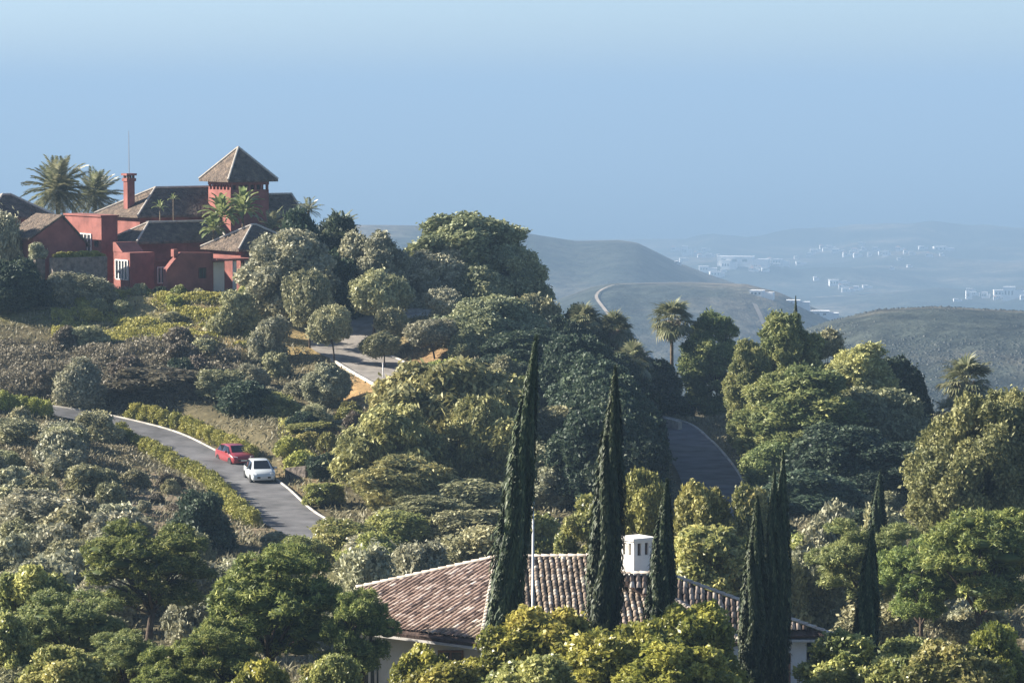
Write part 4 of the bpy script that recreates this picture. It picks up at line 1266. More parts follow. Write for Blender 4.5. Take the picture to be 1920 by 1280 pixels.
cover(95, 470, 289, 306.5, 60000, 'lime', 0.30, 0.15, 0.9, 'yellow-green creeper covering the bank under the villa lawn', 61)
cover(-20, 450, 268, 290, 46000, 'brown', 0.30, 0.13, 1.3, 'brown leafless scrub covering the bank above the road', 62, 'brown_scrub', -0.05, 1.6)
cover(430, 900, 255, 300, 12000, 'dry', 0.28, 0.12, 0.5, 'dry weeds on the slope round the driveway', 63, 'weeds', 0.08)
cover(-30, 255, 190, 262, 30000, 'dry', 0.30, 0.13, 0.8, 'grey scrub on the slope under the road', 64, 'grey_scrub', -0.05, 1.5)
cover(520, 720, 236, 262, 9000, 'yellow', 0.28, 0.12, 0.6, 'yellow weeds on the bank behind the cars', 65, 'weeds', 0.02, 1.6)

def far_scrub():
    """bushes of the nearest hazy hill, too many to count"""
    rng = np.random.default_rng(31)
    n = 26000
    Y = rng.uniform(880, 1320, n); px = rng.uniform(1150, 2020, n)
    x = (px - 960) / FPX * Y
    z = far_z(x, Y)
    r = rng.uniform(0.3, 0.75, n)
    den = fbm(x / 45, Y / 60, 4, 8)
    k = den > rng.normal(0.03, 0.07, n)
    x, Y, z, r = x[k], Y[k], z[k], r[k]
    m = len(x)
    B = np.array([(1, 0, 0), (0.3, 0.95, 0), (-0.8, 0.6, 0), (-0.8, -0.6, 0), (0.3, -0.95, 0), (0.55, 0.4, 0.75), (-0.6, 0.2, 0.7), (0.1, -0.6, 0.75), (0, 0, 1.05)])
    Fb = np.array([(0, 1, 5), (1, 2, 6), (1, 6, 5), (2, 3, 6), (3, 7, 6), (3, 4, 7), (4, 0, 7), (0, 5, 7), (5, 6, 8), (6, 7, 8), (7, 5, 8)])
    an = rng.uniform(0, 6.28, m)
    c, s = np.cos(an), np.sin(an)
    V = np.zeros((m, 9, 3))
    V[:, :, 0] = (B[None, :, 0] * c[:, None] - B[None, :, 1] * s[:, None]) * r[:, None] + x[:, None]
    V[:, :, 1] = (B[None, :, 0] * s[:, None] + B[None, :, 1] * c[:, None]) * r[:, None] + Y[:, None]
    V[:, :, 2] = B[None, :, 2] * (r * rng.uniform(0.7, 1.3, m))[:, None] * 0.8 + z[:, None] - 0.2
    V += rng.normal(0, 0.12, V.shape)
    F = (Fb[None] + (np.arange(m) * 9)[:, None, None]).reshape(-1, 3)
    o = link('hill_scrub', mesh_np('hill_scrub', V.reshape(-1, 3), [F], LM['far'], tint=np.repeat(rng.uniform(0, 1, m), 9)))
    tag(o, 'scrub bushes covering the nearest hazy hill', kind='stuff')
far_scrub()
# ------------------------------------------------------------------ the red villa on the hill
YAW = math.radians(35)
UU = Vector((math.cos(YAW), math.sin(YAW), 0)); VV_ = Vector((-math.sin(YAW), math.cos(YAW), 0)); ZZ = Vector((0, 0, 1))

red = plain('red_render', (0.245, 0.095, 0.080), 0.9, 0.2, noise=0.32, scale=0.55, bump=0.15, bscale=12)
white_paint = plain('white_paint', (0.78, 0.76, 0.72), 0.6, 0.4, noise=0.05, scale=2)
dark_wood = plain('dark_wood', (0.07, 0.045, 0.035), 0.8, 0.3, noise=0.2, scale=4)
stone_mat = plain('rubble_stone', (0.20, 0.17, 0.145), 0.95, 0.1, noise=0.45, scale=2.2, bump=0.8, bscale=5)
cap_mat = plain('ridge_mortar', (0.52, 0.47, 0.40), 0.9, 0.2, noise=0.2, scale=3)
metal = plain('grey_metal', (0.35, 0.36, 0.37), 0.45, 0.5, metal=0.7)
m_, nt_, p_, o_ = new_mat('window_glass')
p_.inputs['Base Color'].default_value = (0.05, 0.06, 0.07, 1); p_.inputs['Roughness'].default_value = 0.12; p_.inputs['Specular IOR Level'].default_value = 0.6
glass = m_

def roof_tile_mat(name, c1, c2, c3):
    """weathered clay: courses of curved tiles run down the slope, the pieces too small to tell apart at this distance"""
    m, nt, p, out = new_mat(name)
    N, L = nt.nodes, nt.links
    tc = N.new('ShaderNodeNewGeometry')
    t = N.new('ShaderNodeTexNoise'); t.inputs['Scale'].default_value = 1.6; t.inputs['Detail'].default_value = 8; t.inputs['Roughness'].default_value = 0.72
    L.new(tc.outputs['Position'], t.inputs['Vector'])
    r = N.new('ShaderNodeValToRGB')
    r.color_ramp.elements[0].position = 0.33; r.color_ramp.elements[0].color = (*c1, 1)
    r.color_ramp.elements[1].position = 0.70; r.color_ramp.elements[1].color = (*c3, 1)
    e = r.color_ramp.elements.new(0.5); e.color = (*c2, 1)
    L.new(t.outputs['Fac'], r.inputs[0]); L.new(r.outputs[0], p.inputs['Base Color'])
    v = N.new('ShaderNodeTexVoronoi'); v.inputs['Scale'].default_value = 4.2
    L.new(tc.outputs['Position'], v.inputs['Vector'])
    b = N.new('ShaderNodeBump'); b.inputs['Strength'].default_value = 0.9; b.inputs['Distance'].default_value = 0.12
    L.new(v.outputs['Distance'], b.inputs['Height']); L.new(b.outputs[0], p.inputs['Normal'])
    p.inputs['Roughness'].default_value = 0.95; p.inputs['Specular IOR Level'].default_value = 0.1
    return m
vroof = roof_tile_mat('villa_roof_clay', (0.060, 0.050, 0.042), (0.125, 0.098, 0.078), (0.24, 0.18, 0.13))

VILLA = empty('red_villa', at(300, 545, 303), 0, 'red rendered villa with clay roofs and a square lookout tower on the hill top', 'villa')

VS = 1.055                         # the villa stands this much farther out than the distances noted below
def lp(P, u, v, z, k=None):
    k = VS if k is None else k
    q = P + UU * (u * k) + VV_ * (v * k)
    return Vector((q.x, q.y, z))

def vbox(P, u0, u1, v0, v1, z0, z1, name, mat, parent=None, bevel=0.0):
    mb = MB().poly([lp(P, u, v, z) for z in (z0, z1) for v in (v0, v1) for u in (u0, u1)], [(0, 2, 3, 1), (4, 5, 7, 6), (0, 1, 5, 4), (2, 6, 7, 3), (0, 4, 6, 2), (1, 3, 7, 5)])
    return mb.build(name, mat, parent or VILLA, bevel=bevel)

def hip_roof(P, a, b, ze, rise, hipL=True, hipR=True, axis='u', thick=0.2, mat=None, caps=True):
    """roof over the rectangle 0..a by 0..b (its eaves), ridge along the u or v direction"""
    if axis == 'u':
        l, w = a, b; f = lambda s, t, z: lp(P, s, t, z)
    else:
        l, w = b, a; f = lambda s, t, z: lp(P, t, s, z)
    s0 = w / 2 if hipL else 0.0; s1 = l - (w / 2 if hipR else 0.0)
    if s1 < s0: s0 = s1 = l / 2
    top = [f(0, 0, ze), f(l, 0, ze), f(l, w, ze), f(0, w, ze), f(s0, w / 2, ze + rise), f(s1, w / 2, ze + rise)]
    bot = [q - ZZ * thick for q in top[:4]]
    pts = top + bot
    F = [(0, 1, 5, 4), (2, 3, 4, 5), (3, 0, 4), (1, 2, 5), (6, 9, 8, 7), (0, 6, 7, 1), (1, 7, 8, 2), (2, 8, 9, 3), (3, 9, 6, 0)]
    r = MB().poly(pts, F).build('roof', mat or vroof, VILLA)
    if caps:
        segs = []
        up = ZZ * 0.06
        for i, j in ((0, 4), (3, 4), (1, 5), (2, 5), (4, 5)):
            if (top[i] - top[j]).length > 0.3:
                segs.append((top[i] + up, top[j] + up))
        for s in segs:
            MB().tube(s, 0.11, 6).build('ridge_cap', cap_mat, r)
    return r

def vwindow(P, side, s0, s1, z0, z1, n=2, off=0.0, frame=white_paint, depth=0.10, bar=0.09, rows=1):
    """framed window on a face of the block at P: side 'L' (facing the sun) or 'R' (facing the camera); s along the face"""
    def q(s, d, z):
        return lp(P, off - d, s, z) if side == 'L' else lp(P, s, off - d, z)
    def bx(mb, sa, sb, d0, d1, za, zb):
        mb.poly([q(s, d, z) for z in (za, zb) for d in (d0, d1) for s in (sa, sb)], [(0, 2, 3, 1), (4, 5, 7, 6), (0, 1, 5, 4), (2, 6, 7, 3), (0, 4, 6, 2), (1, 3, 7, 5)])
    w = MB()
    bx(w, s0 - 0.1, s1 + 0.1, -0.02, depth * 0.4, z0 - 0.1, z0); bx(w, s0 - 0.1, s1 + 0.1, -0.02, depth, z1, z1 + 0.1)
    bx(w, s0 - 0.1, s0, -0.02, depth, z0, z1); bx(w, s1, s1 + 0.1, -0.02, depth, z0, z1)
    for i in range(1, n):
        s = s0 + (s1 - s0) * i / n
        bx(w, s - bar / 2, s + bar / 2, -0.02, depth * 0.9, z0, z1)
    for i in range(1, rows):
        z = z0 + (z1 - z0) * i / rows
        bx(w, s0, s1, -0.02, depth * 0.85, z - bar / 2, z + bar / 2)
    win = w.build('window', frame, VILLA)
    for i in range(n):
        a = s0 + (s1 - s0) * i / n + (bar / 2 if i else 0); b = s0 + (s1 - s0) * (i + 1) / n - (bar / 2 if i < n - 1 else 0)
        g = MB(); bx(g, a, b, -0.015, 0.015, z0, z1); g.build('pane', glass, win)
    return win

ZB = -21.5
def corner(px, Y): return Vector((xat(px, Y * VS), Y * VS, 0))
def vz(py, Y): return zat(py, Y * VS)
# main block
P = corner(258, 307); ze = vz(405, 307)
hip_roof(P, 10.2, 8.2, ze, 2.5, True, False)
vbox(P, 0.5, 9.9, 0.5, 7.7, ZB, ze - 0.205, 'wall', red)
MAINP = P
vwindow(P, 'R', 1.2, 2.3, ze - 1.7, ze - 0.6, 2, 0.5)
# chimney with a cap, on the sunlit hip of the main roof
C0 = lp(MAINP, 0.9, 3.5, 0)
ch = vbox(C0, 0, 0.75, 0, 0.75, ze - 0.2, vz(342, 306.6), 'chimney', red)
vbox(C0, -0.1, 0.85, -0.1, 0.85, vz(342, 306.6), vz(336, 306.6), 'chimney_band', red, ch)
for (a, b) in ((0, 0), (0.57, 0), (0, 0.57), (0.57, 0.57)):
    vbox(C0, a, a + 0.18, b, b + 0.18, vz(336, 306.6), vz(331, 306.6), 'chimney_post', dark_wood, ch)
vbox(C0, -0.15, 0.9, -0.15, 0.9, vz(331, 306.6), vz(327, 306.6), 'chimney_cap', red, ch)
cx_ = lp(C0, 0.4, 0.4, 0)
MB().tube([(cx_.x, cx_.y, vz(327, 306.6)), (cx_.x, cx_.y, vz(290, 306.6)), (cx_.x, cx_.y, vz(246, 306.6))], [0.05, 0.04, 0.025], 6).build('antenna', metal, ch)
# tower
P = corner(428, 309); ze = vz(338, 309)
hip_roof(P, 5.26, 5.26, ze, 3.05)
zs = vz(357, 309)
vbox(P, 0.62, 4.64, 0.62, 4.64, ZB, zs, 'wall', red)
vbox(P, 1.0, 4.3, 1.0, 4.3, zs, ze - 0.205, 'lookout_shade', dark_wood)  # dark box stands in for the shade inside the open lookout
tw = vbox(P, 0.60, 4.66, 0.60, 4.66, ze - 0.50, ze - 0.21, 'lookout_lintel', red)
for i in range(7):
    s = 0.64 + i * 0.63
    vbox(P, s, s + 0.2, 0.64, 0.84, zs, ze - 0.5, 'lookout_column', red, tw)
    if i: vbox(P, 0.64, 0.84, s, s + 0.2, zs, ze - 0.5, 'lookout_column', red, tw)
# wing behind the tower
P = corner(470, 312.5); ze = vz(412, 312.5)
hip_roof(P, 6.0, 5.4, ze, 2.3, False, False)
vbox(P, 0.4, 5.7, 0.4, 5.0, ZB, ze - 0.205, 'wall', red)
# lower front block
P = corner(256, 298.5); ze = vz(454, 298.5)
hip_roof(P, 9.2, 5.3, ze, 1.65, True, False)
vbox(P, 0.5, 9.0, 0.5, 4.8, ZB, ze - 0.205, 'wall', red)
LOWP = P
vwindow(P, 'R', 2.35, 3.2, vz(532, 298.5), vz(504, 298.5), 3, 0.5)
vbox(P, 1.0, 3.9, 0.1, 0.5, vz(492, 298.5), vz(488, 298.5), 'door_canopy', red)
vwindow(P, 'R', 1.0, 1.9, vz(534, 298.5), vz(497, 298.5), 1, 0.5, dark_wood)
vwindow(P, 'L', 1.2, 1.45, vz(505, 298.5), vz(470, 298.5), 1, 0.5)
# bay with the big white window
P = corner(243, 295.5); zt = vz(474, 295.5); zb = vz(541, 295.5)
vbox(P, 0, 2.4, 0, 2.95, zb - 4, zt, 'wall', red)
mb = MB(); mb.prism([lp(P, -0.05, 1.2, zt), lp(P, -0.05, 2.95, zt), lp(P, -0.05, 2.95, vz(456, 295.5)), lp(P, -0.05, 2.5, vz(456, 295.5))], UU * 2.2); mb.build('gable_parapet', red, VILLA)
vwindow(P, 'L', 0.35, 2.45, vz(524, 295.5), vz(490, 295.5), 4, 0.0, rows=1, bar=0.11)
# sunlit court wall and its windows
P = corner(190, 299.5); zt = vz(407, 299.5)
vbox(P, 0, 1.6, 0, 6.8, ZB, zt, 'wall', red)
vbox(P, -0.12, 1.7, -0.12, 6.9, zt, zt + 0.16, 'coping', red)
vwindow(P, 'L', 1.9, 4.4, vz(476, 300), vz(441, 300), 4, 0.0, white_paint)
vwindow(P, 'L', 0.7, 1.1, vz(461, 300), vz(453, 300), 1, 0.0, dark_wood)
# gabled wing in shade
P = corner(62, 291.5); ze1 = vz(446, 291.5); za = vz(408, 291.5)
mb = MB(); mb.prism([lp(P, 0, 0, ZB), lp(P, 5.0, 0, ZB), lp(P, 5.0, 0, vz(458, 291.5)), lp(P, 2.75, 0, za), lp(P, 0, 0, ze1)], VV_ * 5.0); mb.build('wall', red, VILLA)
mb = MB(); mb.prism([lp(P, -0.5, -0.15, ze1 - 0.15), lp(P, -0.5, -0.15, ze1), lp(P, 2.75, -0.15, za + 0.22), lp(P, 2.75, -0.15, za + 0.03)], VV_ * 5.3); mb.build('roof', vroof, VILLA)
mb = MB(); mb.prism([lp(P, 5.4, -0.15, vz(464, 291.5) - 0.1), lp(P, 5.4, -0.15, vz(464, 291.5) + 0.08), lp(P, 2.76, -0.15, za + 0.22), lp(P, 2.76, -0.15, za + 0.03)], VV_ * 5.3); mb.build('roof', vroof, VILLA)
# outermost block
P = corner(-25, 303); ze = vz(409, 303)
hip_roof(P, 7.0, 6.2, ze, 2.05, True, True)
vbox(P, 0.4, 6.6, 0.4, 5.8, ZB, ze - 0.205, 'wall', red)
P = corner(106, 300); vbox(P, 0, 0.3, 0, 4.4, ZB, vz(407, 300), 'court_wall', red)
# garage wing
P = corner(447, 295); ze = vz(468, 295)
hip_roof(P, 7.0, 6.6, ze, 2.05, True, True)
vbox(P, 0.5, 6.5, 0.5, 6.1, ZB, ze - 0.205, 'wall', red)
P = corner(312, 290.5)
mb = MB(); mb.prism([lp(P, 0, 0, ZB - 1), lp(P, 4.55, 0, ZB - 1), lp(P, 4.55, 0, vz(476, 290.5)), lp(P, 1.5, 0, vz(474, 290.5)), lp(P, 0.7, 0, vz(489, 290.5)), lp(P, 0, 0, vz(506, 290.5))], VV_ * 0.7); mb.build('wall', red, VILLA)
vbox(P, 0.75, 1.2, 0.1, 0.6, vz(482, 290.5), vz(468, 290.5), 'vent_stack', red)
vwindow(P, 'R', 3.2, 3.7, vz(522, 290.5), vz(506, 290.5), 2, 0.0, dark_wood)
P = corner(395, 293.2)
vbox(P, 0, 1.35, 0, 3.2, ZB - 1, vz(489, 293), 'wall', red)
gd = vbox(P, 0.12, 1.28, -0.06, 0.02, vz(549, 293), vz(492, 293), 'garage_door', white_paint)
for i in range(1, 5):
    z = vz(549, 293) + (vz(492, 293) - vz(549, 293)) * i / 5
    vbox(P, 0.14, 1.26, -0.085, -0.06, z - 0.03, z + 0.03, 'door_rail', white_paint, gd)
po = vbox(P, -0.1, 4.4, -1.2, 1.0, vz(489, 293), vz(485, 293), 'porch_slab', red)
for s in (1.7, 2.9, 4.0):
    vbox(P, s, s + 0.25, -1.0, -0.75, ZB - 1, vz(489, 293), 'porch_post', white_paint, po)
# terrace
TW = MB().poly([lp(corner(98, 288.5), u, v, z) for z in (-24, vz(484, 288.5)) for v in (0, 0.6) for u in (0, 5.2)], [(0, 2, 3, 1), (4, 5, 7, 6), (0, 1, 5, 4), (2, 6, 7, 3), (0, 4, 6, 2), (1, 3, 7, 5)]).build("terrace_wall", stone_mat)
tag(TW, "rubble stone terrace wall under the sunlit court of the villa", "wall")
P = corner(66, 289); 
GP = MB().poly([lp(P, u, v, z) for z in (-24, vz(482, 289)) for v in (0, 0.9) for u in (0, 0.9)], [(0, 2, 3, 1), (4, 5, 7, 6), (0, 1, 5, 4), (2, 6, 7, 3), (0, 4, 6, 2), (1, 3, 7, 5)]).build('garden_pillar', stone_mat)
tag(GP, 'tall stone pillar at the end of the villa terrace wall', 'pillar')
_q = lp(P, 0.45, 0.45, vz(482, 289))
plant('shrub', 'greyg', _q.x, _q.y, 2.1, 1.4, 'clipped round bush on the stone pillar by the terrace', 'clipped_bush', 'shrub', z=_q.z - 0.1)
for i, px in enumerate((118, 134, 150, 166, 178)):
    _q = lp(corner(98, 288.5), (px - 98) / 18.2, 0.75, vz(484, 288.5))
    plant('shrub', 'lime', _q.x, _q.y + 0.4, 1.5, 0.75, 'clipped sunny hedge plant on the terrace wall, %s from the pillar' % ORD[i], 'hedge_plant', 'shrub', 'hedge plants on the villa terrace', z=_q.z - 0.25)
# low walls of the terraces on the slope
def low_wall(pts, h, w, mat, name, label):
    C = [Vector(p) for p in pts]
    mb = MB()
    for a, b in zip(C, C[1:]):
        t = (b - a).normalized(); r = Vector((t.y, -t.x, 0)).normalized() * (w / 2)
        lo = min(gz(a.x, a.y), gz(b.x, b.y)) - 0.6
        za, zb_ = gz(a.x, a.y) + h, gz(b.x, b.y) + h
        mb.poly([(a.x - r.x, a.y - r.y, lo), (b.x - r.x, b.y - r.y, lo), (b.x + r.x, b.y + r.y, lo), (a.x + r.x, a.y + r.y, lo),
                 (a.x - r.x, a.y - r.y, za), (b.x - r.x, b.y - r.y, zb_), (b.x + r.x, b.y + r.y, zb_), (a.x + r.x, a.y + r.y, za)],
                [(0, 3, 2, 1), (4, 5, 6, 7), (0, 1, 5, 4), (1, 2, 6, 5), (2, 3, 7, 6), (3, 0, 4, 7)])
    tag(mb.build(name, mat), label, 'wall')
low_wall([at(742, 572, 305), at(790, 573, 305.5), at(842, 578, 305)], 0.55, 0.4, kerb_mat, 'low_wall', 'pale low garden wall at the shaded foot of the great oak')
low_wall([at(1212, 790, 285), at(1245, 793, 285), at(1275, 800, 281)], 0.8, 0.35, kerb_mat, 'parapet_wall', 'pale parapet wall at the top of the shaded road')
low_wall([at(540, 908, 243), at(578, 911, 242)], 0.75, 0.7, stone_mat, 'stone_wall', 'low dark stone wall beside the white car')  # short dark block built as a run of low stone wall
for i, (px, dy, w, h) in enumerate(((205, 0, 1.3, 0.9), (262, 0, 1.5, 1.0), (300, 0, 1.1, 0.8), (335, -1, 1.6, 1.1), (372, -1, 1.2, 0.8), (432, -1.5, 1.4, 1.0), (460, -1.5, 1.8, 1.4))):
    _Y = 305.5 + dy
    plant('shrub', ('citrus', 'olive', 'dark')[i % 3], xat(px, _Y), _Y, w, h, 'small garden shrub against the front of the villa, %s from the terrace wall' % ORD[i], 'garden_shrub', 'shrub', 'garden shrubs at the foot of the villa')
# ------------------------------------------------------------------ the tiled house in front
HOUSE = empty('tiled_house', (2, 145, -26), 0, 'white house with pink clay tile hip roofs behind the cypresses', 'house')
plaster = plain('white_plaster', (0.80, 0.79, 0.77), 0.9, 0.2, noise=0.08, scale=1.2)
brown_wood = plain('brown_wood', (0.30, 0.17, 0.11), 0.8, 0.3, noise=0.25, scale=5)
underlay = plain('roof_channels', (0.085, 0.060, 0.050), 0.95, 0.1, noise=0.4, scale=5, bump=0.6, bscale=9)
eave_mat = plain('eave_plaster', (0.50, 0.48, 0.45), 0.9, 0.2, noise=0.1, scale=2)
tile_m = leaf_mat('clay_tile', (0.10, 0.070, 0.055), (0.34, 0.250, 0.190), (0.70, 0.62, 0.53), 0.0, 0.85, 0.25, 0.10)

ZE, ZA = -22.0, -19.7
def zpt(px, py, z): return at(px, py, Yat(py, z))
A = zpt(931, 1046, ZA); R = zpt(1132, 1044, ZA)
D = zpt(903, 1206, ZE); E = zpt(630, 1171, ZE); G = zpt(1392, 1203, ZE)
nrm = (D - A).cross(E - A).normalized()
ray = at(668, 1104, 100.0)
Bp = ray * (A.dot(nrm) / ray.dot(nrm))
H = Vector((G.x - 1.0, G.y + 9.5, ZE)); X1 = Vector((Bp.x + 0.5, 156, ZE - 0.2)); 
slopes = {'left': [A, Bp, E, D], 'front': [A, D, G, R], 'side': [R, G, H]}
ZE2 = -22.15
K = zpt(1560, 1191, ZE2); L_ = zpt(1250, 1077, -19.95)
M2 = Vector((xat(1330, K.y), K.y, ZE2)); N2 = Vector((xat(1150, L_.y), L_.y, -19.95))
slopes['wing'] = [L_, N2, M2, K]
K2 = Vector((L_.x + 2, L_.y + 6, -23))
def slab(poly, name='roof', thick=0.16):
    n = (poly[1] - poly[0]).cross(poly[2] - poly[0]).normalized()
    if n.z < 0: n = -n
    return MB().prism([p - n * 0.02 for p in poly], -n * thick).build(name, underlay, HOUSE)
RO = {k: slab(v) for k, v in slopes.items()}
RO['rear'] = slab([A, R, H, X1], 'roof'); RO['rear_end'] = slab([A, Bp, X1]); RO['wing_rear'] = slab([L_, K, K2])

def tile_mesh(t, seed):
    rng = np.random.default_rng(seed)
    n, Lt = 7, 0.44
    V, F = [], []
    for x, w, h in ((0.0, 0.105, 0.075), (Lt, 0.085, 0.062)):
        for i in range(n):
            a = math.pi * i / (n - 1)
            V.append((x, math.cos(a) * w, math.sin(a) * h + (0.02 if x == 0 else 0.0)))
        for i in range(n):
            a = math.pi * i / (n - 1)
            V.append((x, math.cos(a) * (w - 0.014), math.sin(a) * (h - 0.014) + (0.02 if x == 0 else 0.0)))
    for i in range(n - 1):
        F.append((i, i + 1, 2 * n + i + 1, 2 * n + i))
        F.append((i, n + i, n + i + 1, i + 1))
    return np.array(V), np.array(F)
TV, TF = tile_mesh(0.5, 1)
TMESH = [mesh_np('tile', TV, [TF], tile_m, tint=np.full(len(TV), t)) for t in (0.12, 0.3, 0.42, 0.5, 0.6, 0.75, 0.95)]
def inside(p, poly):
    c = False; j = len(poly) - 1
    for i in range(len(poly)):
        if (poly[i][1] > p[1]) != (poly[j][1] > p[1]) and p[0] < (poly[j][0] - poly[i][0]) * (p[1] - poly[i][1]) / (poly[j][1] - poly[i][1] + 1e-12) + poly[i][0]:
            c = not c
        j = i
    return c
spots = []
trng = np.random.default_rng(5)
for key, poly in slopes.items():
    n = (poly[1] - poly[0]).cross(poly[2] - poly[0]).normalized()
    if n.z < 0: n = -n
    dn = Vector((n.x, n.y, 0)); dn = (dn - n * dn.dot(n)).normalized()      # downhill
    ac = n.cross(dn)
    o = poly[0]
    p2 = [((p - o).dot(ac), (p - o).dot(dn)) for p in poly]
    s0, s1 = min(p[0] for p in p2), max(p[0] for p in p2); t0, t1 = min(p[1] for p in p2), max(p[1] for p in p2)
    s = s0 + 0.1
    while s < s1:
        t = t1 + 0.04
        while t > t0:
            t -= 0.33
            if inside((s, t + 0.12), p2) and inside((s, t + 0.3), p2):
                q = o + ac * (s + trng.normal(0, 0.012)) + dn * (t + 0.36 + trng.normal(0, 0.012)) + n * 0.015
                # local x runs uphill
                M = Matrix((-dn, ac * -1, n)).transposed().to_4x4()
                tn = np.clip(0.46 + trng.normal(0, 0.22), 0, 1)
                spots.append((key, q, M, tn, trng.normal(0, 0.03)))
        s += 0.245
# the tiles that show largest are single tiles, the rest one field on each slope
pri = {'left': 0, 'front': 0, 'wing': 3, 'side': 6}
order = sorted(range(len(spots)), key=lambda i: spots[i][1].y + pri[spots[i][0]])
single = set(order[:300])
rest = {}
for i, (key, q, M, tn, tw_) in enumerate(spots):
    M4 = Matrix.Translation(q) @ M @ Matrix.Rotation(tw_, 4, 'Z')
    if i in single:
        o = link('tile', TMESH[int(min(6, tn * 7))], RO[key])
        o.matrix_parent_inverse = wmat(RO[key]).inverted()
        o.matrix_basis = M4
    else:
        rest.setdefault(key, []).append((np.array(M4), tn))
for key, lst in rest.items():
    V = np.concatenate([TV @ m[:3, :3].T + m[:3, 3] for m, _ in lst])
    F = np.concatenate([TF + k * len(TV) for k in range(len(lst))])
    o = link('tile_field', mesh_np('tile_field', V, [F], tile_m, tint=np.repeat([t for _, t in lst], len(TV))), RO[key])
    o.matrix_parent_inverse = wmat(RO[key]).inverted()
    o['kind'] = 'stuff'
def ridge(a, b, par, mat=tile_m, r=0.12):
    """a row of overlapping half-round cap tiles"""
    d = b - a; n = int(d.length / 0.36)
    t = d.normalized(); s = t.cross(ZZ).normalized(); up = s.cross(t)
    M = Matrix((t, -s, up)).transposed().to_4x4()
    V, F, T = [], [], []
    for i in range(n):
        m = np.array(Matrix.Translation(a + d * (i / n) + up * 0.05) @ M)
        V.append((TV * np.array([1, 1.35, 1.35])) @ m[:3, :3].T + m[:3, 3]); F.append(TF + i * len(TV)); T.append(np.full(len(TV), 0.75 + 0.2 * trng.uniform()))
    o = link('cap_tiles', mesh_np('cap_tiles', np.concatenate(V), [np.concatenate(F)], mat, tint=np.concatenate(T)), par)
    o.matrix_parent_inverse = wmat(par).inverted()
ridge(D, A, RO['front']); ridge(A, R, RO['front']); ridge(Bp, A, RO['left']); ridge(G, R, RO['front']); ridge(K, L_, RO['wing']); ridge(N2, L_, RO['wing'])

def wall_seg(a, b, z1, name='wall', t=0.3, z0=-28.0, mat=None):
    a = Vector((a[0], a[1], 0)); b = Vector((b[0], b[1], 0))
    d = (b - a).normalized(); r = Vector((-d.y, d.x, 0)) * t
    mb = MB().poly([(a.x, a.y, z0), (b.x, b.y, z0), (b.x + r.x, b.y + r.y, z0), (a.x + r.x, a.y + r.y, z0), (a.x, a.y, z1), (b.x, b.y, z1), (b.x + r.x, b.y + r.y, z1), (a.x + r.x, a.y + r.y, z1)],
                   [(0, 3, 2, 1), (4, 5, 6, 7), (0, 1, 5, 4), (1, 2, 6, 5), (2, 3, 7, 6), (3, 0, 4, 7)])
    return mb.build(name, mat or plaster, HOUSE)
zc = ZE - 0.12
wall_seg((-5.2, 142.6), (-0.6, 140.3), zc); wall_seg((-0.6, 140.3), (G.x - 0.6, G.y + 0.65), zc); wall_seg((G.x - 0.6, G.y + 0.65), (G.x - 1.0, G.y + 8.0), zc)
wall_seg((G.x - 0.4, K.y + 0.6), (K.x - 0.7, K.y + 0.6), ZE2 - 0.12); wall_seg((K.x - 0.7, K.y + 0.6), (K.x - 0.7, K.y + 2.5), ZE2 - 0.3)
def eave(a, b, z, name='eave', w=0.5):
    a = Vector((a.x, a.y, z)); b = Vector((b.x, b.y, z)); d = (b - a).normalized(); r = Vector((-d.y, d.x, 0)) * w
    MB().poly([a, b, b + r, a + r, a - ZZ * .1, b - ZZ * .1, b + r - ZZ * .1, a + r - ZZ * .1], [(0, 1, 2, 3), (7, 6, 5, 4), (0, 4, 5, 1), (1, 5, 6, 2), (2, 6, 7, 3), (3, 7, 4, 0)]).build(name, eave_mat, HOUSE)
eave(E + (D - E) * 0.01, D, ZE - 0.175); eave(D, G, ZE - 0.178); eave(M2 + (K - M2) * 0.4, K, ZE2 - 0.175)
# windows of the house
def hwin(cx, y, z0, z1, w, frame, n=2, name='window'):
    mb = MB()
    mb.box((cx - w / 2 - .08, y - .08, z0 - .08), (cx + w / 2 + .08, y + .02, z0)); mb.box((cx - w / 2 - .08, y - .08, z1), (cx + w / 2 + .08, y + .02, z1 + .08))
    mb.box((cx - w / 2 - .08, y - .08, z0), (cx - w / 2, y + .02, z1)); mb.box((cx + w / 2, y - .08, z0), (cx + w / 2 + .08, y + .02, z1))
    for i in range(1, n):
        x = cx - w / 2 + w * i / n; mb.box((x - .04, y - .07, z0), (x + .04, y + .02, z1))
    wi = mb.build(name, frame, HOUSE)
    for i in range(n):
        a = cx - w / 2 + w * i / n + (.04 if i else 0); b = cx - w / 2 + w * (i + 1) / n - (.04 if i < n - 1 else 0)
        MB().box((a, y - .03, z0), (b, y - .01, z1)).build('pane', glass, wi)
hwin(-2.55, 141.0, zat(1255, 141), zat(1222, 141), 0.9, brown_wood)
hwin(K.x - 2.2, K.y + 0.58, ZE2 - 2.0, ZE2 - 0.9, 0.9, brown_wood)
